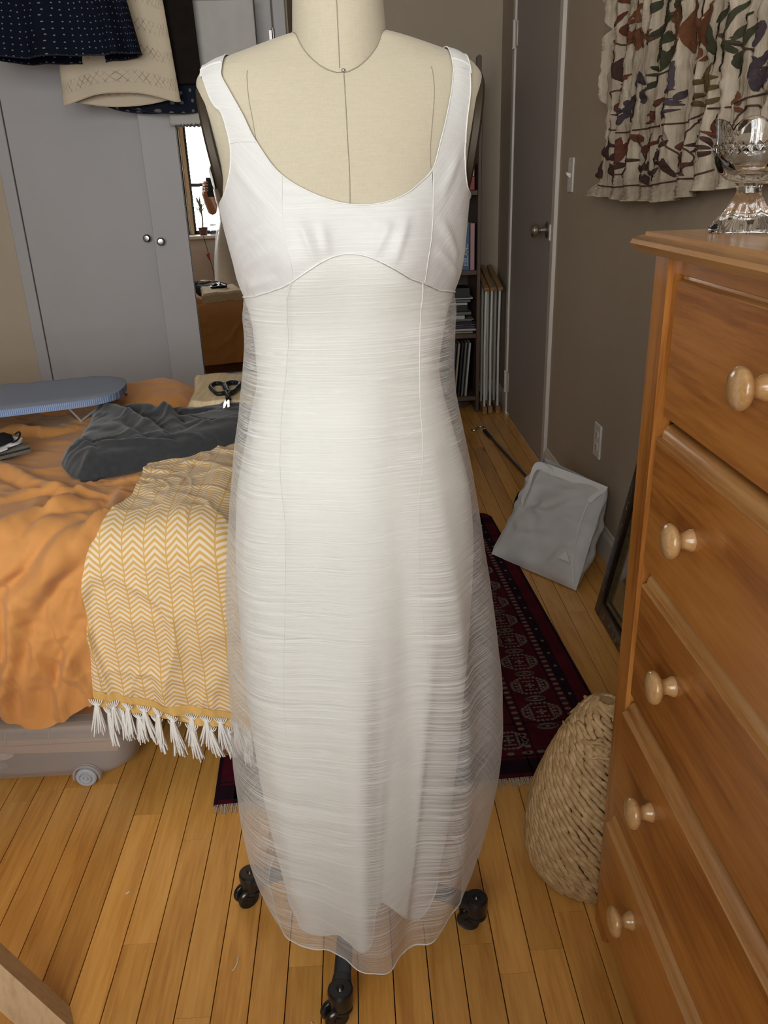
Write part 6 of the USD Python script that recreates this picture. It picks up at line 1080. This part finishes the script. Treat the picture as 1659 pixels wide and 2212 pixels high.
FAT = {'bigRust': 9.5, 'purpleC': 8.0, 'olive': 4.6, 'purple3': 4.6, 'purple2': 5.0, 'rustA': 4.6, 'greenA': 4.0, 'greenB': 4.2, 'greenC': 4.6}
EXTRA = [((1.55, 1.40), (1.50, 1.34), 'purple'), ((1.52, 1.47), (1.44, 1.42), 'rust'), ((1.46, 1.30), (1.40, 1.22), 'brick'), ((1.42, 1.50), (1.33, 1.44), 'green'), ((1.36, 1.36), (1.28, 1.30), 'olive'), ((1.28, 1.25), (1.20, 1.20), 'brown'), ((1.24, 1.45), (1.14, 1.40), 'rust'), ((1.53, 1.26), (1.49, 1.21), 'brown'), ((2.52, 1.66), (2.46, 1.60), 'brick'), ((2.33, 1.66), (2.30, 1.60), 'rust'), ((2.04, 1.62), (2.02, 1.53), 'rust'), ((1.94, 1.60), (1.95, 1.52), 'rust')]
for k, prs in MOT.items():
    for a, b in prs: part(wh, 'embroidered_petal' if COLOR[k] != 'green' else 'embroidered_leaf', motif(a, b, FAT.get(k, 3.4), None, None), 'silk_'+COLOR[k], smooth=True)
for a, b, c in EXTRA: part(wh, 'embroidered_petal' if c != 'green' else 'embroidered_leaf', motif(a, b, 5.5, None, None), 'silk_'+c, smooth=True)
rm = np.random.default_rng(33)
for (y0, z0, c, n) in ((2.50, 1.25, 'brown', 5), (2.42, 1.19, 'brown', 5), (2.20, 1.185, 'brown', 5), (2.26, 1.255, 'brick', 5), (2.09, 1.235, 'brown', 6), (1.97, 1.20, 'brick', 5), (1.88, 1.235, 'brown', 5), (1.80, 1.225, 'brown', 6), (1.72, 1.30, 'rust', 4), (1.69, 1.245, 'brown', 6), (1.60, 1.245, 'brick', 5), (1.55, 1.30, 'olive', 5), (2.38, 1.34, 'purple', 5), (2.20, 1.40, 'green', 6), (2.45, 1.42, 'brick', 5), (2.16, 1.46, 'green', 6), (2.30, 1.50, 'rust', 6), (1.98, 1.46, 'rust', 6), (1.93, 1.40, 'rust', 4), (2.42, 1.50, 'brick', 5), (1.77, 1.42, 'green', 6), (1.66, 1.36, 'purple', 6), (1.58, 1.43, 'green', 5), (2.07, 1.34, 'purple', 5), (2.12, 1.54, 'green', 5)):
    for q in range(n):
        an = rm.uniform(0, 2*np.pi); rr_ = rm.uniform(14, 26); ky = y0*y0/1331.0; kz = math.sqrt(y0*y0+0.59)/1740.0
        part(wh, 'embroidered_petal' if c != 'green' else 'embroidered_leaf', motif((y0+ky*3*math.cos(an), z0+kz*3*math.sin(an)), (y0+ky*rr_*0.8*math.cos(an), z0+kz*rr_*math.sin(an)), rm.uniform(2.4, 4.2), None, None), 'silk_'+c, smooth=True)
VINES = [[(2.624, 1.16), (2.456, 1.148), (2.284, 1.154), (2.102, 1.156), (1.998, 1.168), (1.9, 1.17), (1.8, 1.187)], [(2.472, 1.293), (2.392, 1.287), (2.284, 1.288), (2.154, 1.288), (2.011, 1.287), (1.935, 1.29), (1.867, 1.303), (1.77, 1.301), (1.676, 1.31), (1.606, 1.311)], [(2.269, 1.479), (2.204, 1.496), (2.126, 1.527)], [(2.433, 1.514), (2.475, 1.499), (2.445, 1.471), (2.451, 1.44), (2.492, 1.412)], [(2.478, 1.394), (2.526, 1.388), (2.546, 1.361), (2.554, 1.333), (2.494, 1.3)], [(2.221, 1.179), (2.253, 1.204), (2.285, 1.258), (2.332, 1.27), (2.345, 1.249)], [(2.193, 1.197), (2.127, 1.216), (2.088, 1.264), (2.056, 1.253), (2.022, 1.207)], [(1.942, 1.248), (1.93, 1.272), (1.868, 1.284), (1.849, 1.24)], [(1.707, 1.242), (1.704, 1.279), (1.662, 1.296), (1.622, 1.28), (1.596, 1.252)], [(2.482, 1.291), (2.453, 1.259), (2.45, 1.207), (2.385, 1.186)], [(2.015, 1.183), (1.956, 1.187), (1.923, 1.207), (1.945, 1.239)], [(1.822, 1.441), (1.754, 1.412), (1.672, 1.387)], [(2.522, 1.606), (2.535, 1.582), (2.53, 1.541), (2.478, 1.507)], [(2.176, 1.396), (2.115, 1.412), (2.074, 1.485)]]
for vpts in VINES:
    c = smooth_curve(vpts, 50); part(wh, 'embroidered_stem', tube(np.stack([hang_x(c[:, 0], c[:, 1])-0.0025, c[:, 0], c[:, 1]], -1), 0.0019, 6), 'silk_vine', smooth=True)
# ---------------------------------------------------------------- stool whose leg comes into view at the lower left
wood('stool_wood', (0.40, 0.255, 0.135), (0.50, 0.335, 0.185), (0.55, 0.38, 0.22), 'z', 1.0, 0.55, 0.05)
st = thing('wooden_stool', 'pale wooden stool with splayed legs, one leg in view at the lower left', 'stool', (-1.02, 0.78, 0))
fa = np.array([-0.512, 0.868, 0.0]); fb = np.array([-0.815, 0.915, 0.46])
def sqleg(p, q, w, fl):
    d = (q-p)/np.linalg.norm(q-p); e1 = np.array(fl, float); e1 -= d*(e1@d); e1 /= np.linalg.norm(e1); e2 = np.cross(d, e1); P = []
    for c, s in ((p, 1.0), (q, 1.0)):
        for a, b in ((-1, -1), (1, -1), (1, 1), (-1, 1)):
            k = c+e1*a*w/2+e2*b*w/2
            if c is p: k = k-d*(k[2]/d[2])          # cut level with the floor
            P.append(k)
    return hull(P)
part(st, 'leg', sqleg(fa, fb, 0.046, (0.2, -0.75, 0.30)), 'stool_wood')
for p, q in (((-0.60, 0.55, 0), (-0.85, 0.66, 0.46)), ((-1.50, 0.95, 0), (-1.22, 0.90, 0.46)), ((-1.48, 0.55, 0), (-1.22, 0.66, 0.46))): part(st, 'leg', sqleg(np.array(p, float), np.array(q, float), 0.046, (0.3, -0.7, 0.2)), 'stool_wood')
part(st, 'seat', cbox((-1.28, 0.60, 0.455), (-0.77, 0.97, 0.49), 0.006), 'stool_wood')

# ---------------------------------------------------------------- lint on the boards
plain('lint_white', (0.75, 0.72, 0.66), 0.9)
for (x, y, pts, lab) in ((-0.128, 0.82, [(-0.01, -0.012), (0.004, 0.0), (0.016, 0.014), (0.012, 0.028)], 'curled white thread end on the floor left of the front caster'), (-0.463, 1.115, [(-0.002, -0.003), (0.003, 0.002)], 'white speck of lint on the floor below the storage bin wheel'),
    (-0.225, 1.36, [(-0.006, 0.0), (0.006, 0.006)], 'short pale thread on the floor beside the rug corner'), (-0.245, 0.955, [(-0.004, -0.012), (0.002, 0.0), (0.003, 0.012)], 'thin pale thread on the floor left of the left caster'), (0.236, 0.80, [(-0.003, 0), (0.004, 0.001)], 'white speck of lint on the floor right of the front caster')):
    c = smooth_curve([(x+a, y+b, 0.0011) for a, b in pts], 14) if len(pts) > 2 else np.array([(x+a, y+b, 0.0012) for a, b in pts]); single('lint_thread', tube(c, 0.0009 if len(pts) > 2 else 0.0013, 6), 'lint_white', lab, 'thread', smooth=True)

# ---------------------------------------------------------------- behind the camera, seen in the closet mirror
plain('terracotta', (0.13, 0.055, 0.04), 0.7); plain('potting_soil', (0.03, 0.02, 0.013), 0.95); plain('spike_leaf', (0.14, 0.16, 0.06), 0.6); plain('dry_stem', (0.16, 0.11, 0.06), 0.8)
px, py = 0.012, -0.83
pl = thing('potted_dracaena', 'spiky potted plant on the window ledge, seen in the closet mirror', 'potted plant', (px, py, 0.7755))
part(pl, 'pot', lathe([(0, 0), (0.030, 0), (0.040, 0.055), (0.042, 0.056), (0.042, 0.066), (0.037, 0.066), (0.036, 0.058), (0, 0.058)], 28, (px, py, 0.7755)), 'terracotta', smooth=35); part(pl, 'soil', lathe([(0, 0.0585), (0.0365, 0.0585), (0.030, 0.062), (0, 0.063)], 20, (px, py, 0.7755)), 'potting_soil')
part(pl, 'stem', tube([(px, py, 0.83), (px+0.004, py, 0.93), (px-0.002, py, 1.03)], 0.006, 8), 'dry_stem'); rl = np.random.default_rng(8)
for k in range(18):
    a = k*2.4; el = rl.uniform(0.4, 1.35); L = rl.uniform(0.13, 0.22); d = np.array([math.cos(a)*math.cos(el), math.sin(a)*math.cos(el), math.sin(el)]); o = np.array([px, py, 0.95+0.09*(k % 5)/5]); q = np.linspace(0, 1, 8); c = o+d*L*q[:, None]-np.array([0, 0, 0.10])*(q[:, None]**2)*math.cos(el); wd = np.cross(d, [0, 0, 1.0]); wd /= np.linalg.norm(wd); w = 0.007*np.sin(np.pi*np.clip(0.15+0.85*q, 0, 0.985))
    v = np.stack([c-wd*w[:, None], c+[0, 0, -0.0015], c+wd*w[:, None], c+[0, 0, 0.0008]], 1).reshape(-1, 3); part(pl, 'leaf', trimesh.Trimesh(v, grid(4, 8, True), process=False), 'spike_leaf', smooth=True)
jr = thing('glass_jar', 'small clear glass jar on the window ledge, seen in the closet mirror', 'jar', (0.105, -0.82, 0.7755)); part(jr, 'jar', lathe([(0, 0), (0.030, 0), (0.032, 0.004), (0.032, 0.06), (0.026, 0.070), (0.026, 0.080), (0.023, 0.080), (0.023, 0.070), (0.029, 0.060), (0.029, 0.006), (0, 0.006)], 28, (0.105, -0.82, 0.7755)), 'clear_glass', smooth=35)
part(jr, 'lid', lathe([(0, 0.0802), (0.028, 0.0802), (0.028, 0.090), (0, 0.091)], 24, (0.105, -0.82, 0.7755)), 'steel')
plain('flag_red', (0.55, 0.05, 0.03), 0.7); plain('cord_brown', (0.12, 0.08, 0.05), 0.8)
fg = thing('paper_pennant', 'little red pennant on a cord below the window ledge, seen in the closet mirror', 'pennant', (0.02, -0.735, 0.6)); part(fg, 'cord', tube(smooth_curve([(-0.005, -0.735, 0.775), (0.012, -0.733, 0.68), (0.035, -0.733, 0.55), (0.06, -0.735, 0.30)], 24), 0.0028, 6), 'cord_brown'); part(fg, 'flag', hull([(0.0, -0.731, 0.615), (0.032, -0.731, 0.625), (0.026, -0.731, 0.555), (0.0, -0.729, 0.615), (0.032, -0.729, 0.625), (0.026, -0.729, 0.555)]), 'flag_red')
# the photographer
mottled('skin', (0.58, 0.37, 0.28), (0.62, 0.41, 0.31), 20, 0.55, subsurface_weight=0.0); plain('hair_brown', (0.045, 0.025, 0.015), 0.5, sheen_weight=0.3); mottled('jeans_slate', (0.035, 0.045, 0.062), (0.05, 0.06, 0.08), 60, 0.9, bump=0.1, bscale=500); plain('top_white', (0.62, 0.60, 0.57), 0.85); plain('phone_black', (0.012, 0.012, 0.014), 0.15); plain('eye_white', (0.75, 0.73, 0.70), 0.2); plain('eye_dark', (0.02, 0.015, 0.01), 0.15); plain('lip', (0.36, 0.12, 0.10), 0.5)
def blob(chains, refine=0.012, it=14):
    parts_ = []
    for ch in chains:
        for (p, r), (q, s) in zip(ch[:-1], ch[1:]):
            parts_.append(m3.Manifold.batch_hull([m3.Manifold.sphere(r, 24).translate(tuple(map(float, p))), m3.Manifold.sphere(s, 24).translate(tuple(map(float, q)))]))
    m = m3.Manifold.batch_boolean(parts_, m3.OpType.Add).refine_to_length(refine); t = tri(m); t.merge_vertices(); trimesh.smoothing.filter_taubin(t, 0.5, 0.53, it); return t
S = np.array([0.295, -0.43, 0.0])
def a(*v): return S+np.array(v)
neck = a(0, 0.0, 1.36); ls, rs_ = a(-0.165, 0, 1.285), a(0.165, 0, 1.285)
lel, lw = np.array([0.035, -0.330, 1.000]), np.array([-0.045, -0.105, 1.135]); rel, rw = np.array([0.420, -0.240, 1.010]), np.array([0.085, -0.105, 1.130])
hd = a(0, 0.03, 1.52)
def hand(w, side):
    pc = np.array([side*0.046, -0.060, 1.170]); ch = [[(w, 0.024), (pc, 0.021)], [(w+[0, 0, 0.008], 0.021), (pc+[0, 0, 0.026], 0.018)], [(w-[0, 0, 0.006], 0.021), (pc-[0, 0, 0.02], 0.018)]]
    for k, L in enumerate((0.9, 1.0, 0.96, 0.8)):
        z = 1.215-0.021*k; b = np.array([side*0.052, -0.050, z]); ch.append([(pc+[0, 0, (1.5-k)*0.012], 0.0125), (b, 0.0095), (np.array([side*0.0475, -0.016, z+0.001]), 0.0088), (np.array([side*(0.046-0.012*L), -0.0045-0.004, z+0.002]), 0.0078)])
    ch.append([(pc-[side*0.004, 0.012, 0.012], 0.0125), (np.array([side*0.030, -0.066, 1.165]), 0.0105), (np.array([side*0.020, -0.047, 1.192]), 0.0088)]); return ch
def hand_fine(w, side): return blob(hand(w, side), 0.004, 8)
skin_chain = [[(a(0, 0, 1.25), 0.060), (neck, 0.050), (hd-[0, 0.0, 0.09], 0.052)], [(hd+[0, -0.012, 0.035], 0.083), (hd+[0, 0.020, -0.02], 0.070), (hd+[0, 0.045, -0.085], 0.038)], [(hd+[0, 0.083, 0.000], 0.010), (hd+[0, 0.100, -0.030], 0.0125)], [(hd+[-0.075, -0.01, 0.005], 0.016), (hd+[-0.078, -0.012, -0.025], 0.012)], [(hd+[0.075, -0.01, 0.005], 0.016), (hd+[0.078, -0.012, -0.025], 0.012)],
    [(a(-0.05, 0, 1.27), 0.060), (ls, 0.055), (lel, 0.040), ((lel+lw)/2, 0.037), (lw, 0.026)], [(a(0.05, 0, 1.27), 0.060), (rs_, 0.055), (rel, 0.040), ((rel+rw)/2, 0.037), (rw, 0.026)],
    [(a(0, 0, 1.25), 0.105), (a(0, 0, 1.05), 0.095), (a(0, 0, 0.90), 0.12)], [(a(-0.08, 0, 0.88), 0.085), (a(-0.09, 0.02, 0.47), 0.056), (a(-0.09, 0, 0.10), 0.040), (a(-0.09, 0.0, 0.055), 0.040), (a(-0.095, 0.13, 0.030), 0.028)], [(a(0.08, 0, 0.88), 0.085), (a(0.09, 0.02, 0.47), 0.056), (a(0.09, 0, 0.10), 0.040), (a(0.09, 0.0, 0.055), 0.040), (a(0.095, 0.13, 0.030), 0.028)]]
pe = thing('person', 'person in white top and slate jeans holding a phone, reflected in the closet mirror', 'person', (S[0], S[1], 0))
bodym = m3.Manifold.batch_boolean([], m3.OpType.Add) if False else None
b1 = blob(skin_chain+hand(lw, -1)+hand(rw, 1), 0.0065, 10)
body_path = part(pe, 'body', b1, 'skin', smooth=True)
part(pe, 'hair', blob([[(hd+[0, -0.035, 0.055], 0.084), (hd+[0, -0.055, -0.03], 0.075), (hd+[0, -0.075, -0.16], 0.055), (hd+[0, -0.085, -0.25], 0.035)], [(hd+[-0.05, 0.01, 0.075], 0.050), (hd+[0.05, 0.01, 0.075], 0.050)], [(hd+[-0.068, -0.03, 0.03], 0.030), (hd+[-0.075, -0.045, -0.12], 0.024)], [(hd+[0.068, -0.03, 0.03], 0.030), (hd+[0.075, -0.045, -0.12], 0.024)]], 0.01), 'hair_brown', smooth=True)
for sx in (-1, 1):
    e = part(pe, 'eye', trimesh.creation.icosphere(3, 0.0125).apply_translation(hd+[sx*0.031, 0.074, 0.010]), 'eye_white', smooth=True); part(e, 'pupil', trimesh.creation.icosphere(2, 0.006).apply_translation(hd+[sx*0.031, 0.0825, 0.009]), 'eye_dark', smooth=True)
    part(pe, 'eyebrow', tube([hd+[sx*0.016, 0.088, 0.030], hd+[sx*0.032, 0.087, 0.034], hd+[sx*0.048, 0.074, 0.029]], 0.003, 6), 'hair_brown')
part(pe, 'mouth', tube(smooth_curve([hd+[-0.022, 0.076, -0.062], hd+[0, 0.085, -0.060], hd+[0.022, 0.076, -0.062]], 12), 0.0045, 8), 'lip')
part(pe, 'top', blob([[(a(0, 0, 1.225), 0.116), (a(0, 0, 1.05), 0.108), (a(0, 0, 0.93), 0.131)], [(a(-0.06, 0, 1.235), 0.083), (a(-0.115, 0, 1.262), 0.073)], [(a(0.06, 0, 1.235), 0.083), (a(0.115, 0, 1.262), 0.073)]], 0.012), 'top_white', smooth=True)
part(pe, 'jeans', blob([[(a(0, 0, 0.945), 0.126), (a(0, 0, 0.88), 0.132)], [(a(-0.075, 0, 0.87), 0.100), (a(-0.09, 0.02, 0.47), 0.072), (a(-0.09, 0, 0.10), 0.060)], [(a(0.075, 0, 0.87), 0.100), (a(0.09, 0.02, 0.47), 0.072), (a(0.09, 0, 0.10), 0.060)]], 0.014), 'jeans_slate', smooth=True)
ph = thing('phone', 'black smartphone held up by the person in the closet mirror', 'phone', (0, -0.026, CAM_H)); part(ph, 'case', cbox((-0.036, -0.034, 1.105), (0.036, -0.026, 1.250), 0.0035), 'phone_black'); part(ph, 'camera_bump', cbox((-0.020, -0.026, 1.205), (0.016, -0.0235, 1.243), 0.001), 'phone_black'); part(ph, 'lens', lathe([(0, 0), (0.006, 0), (0.006, 0.001), (0, 0.001)], 18, (0.004, -0.0236, 1.225), (0, 1, 0)), 'eye_dark')
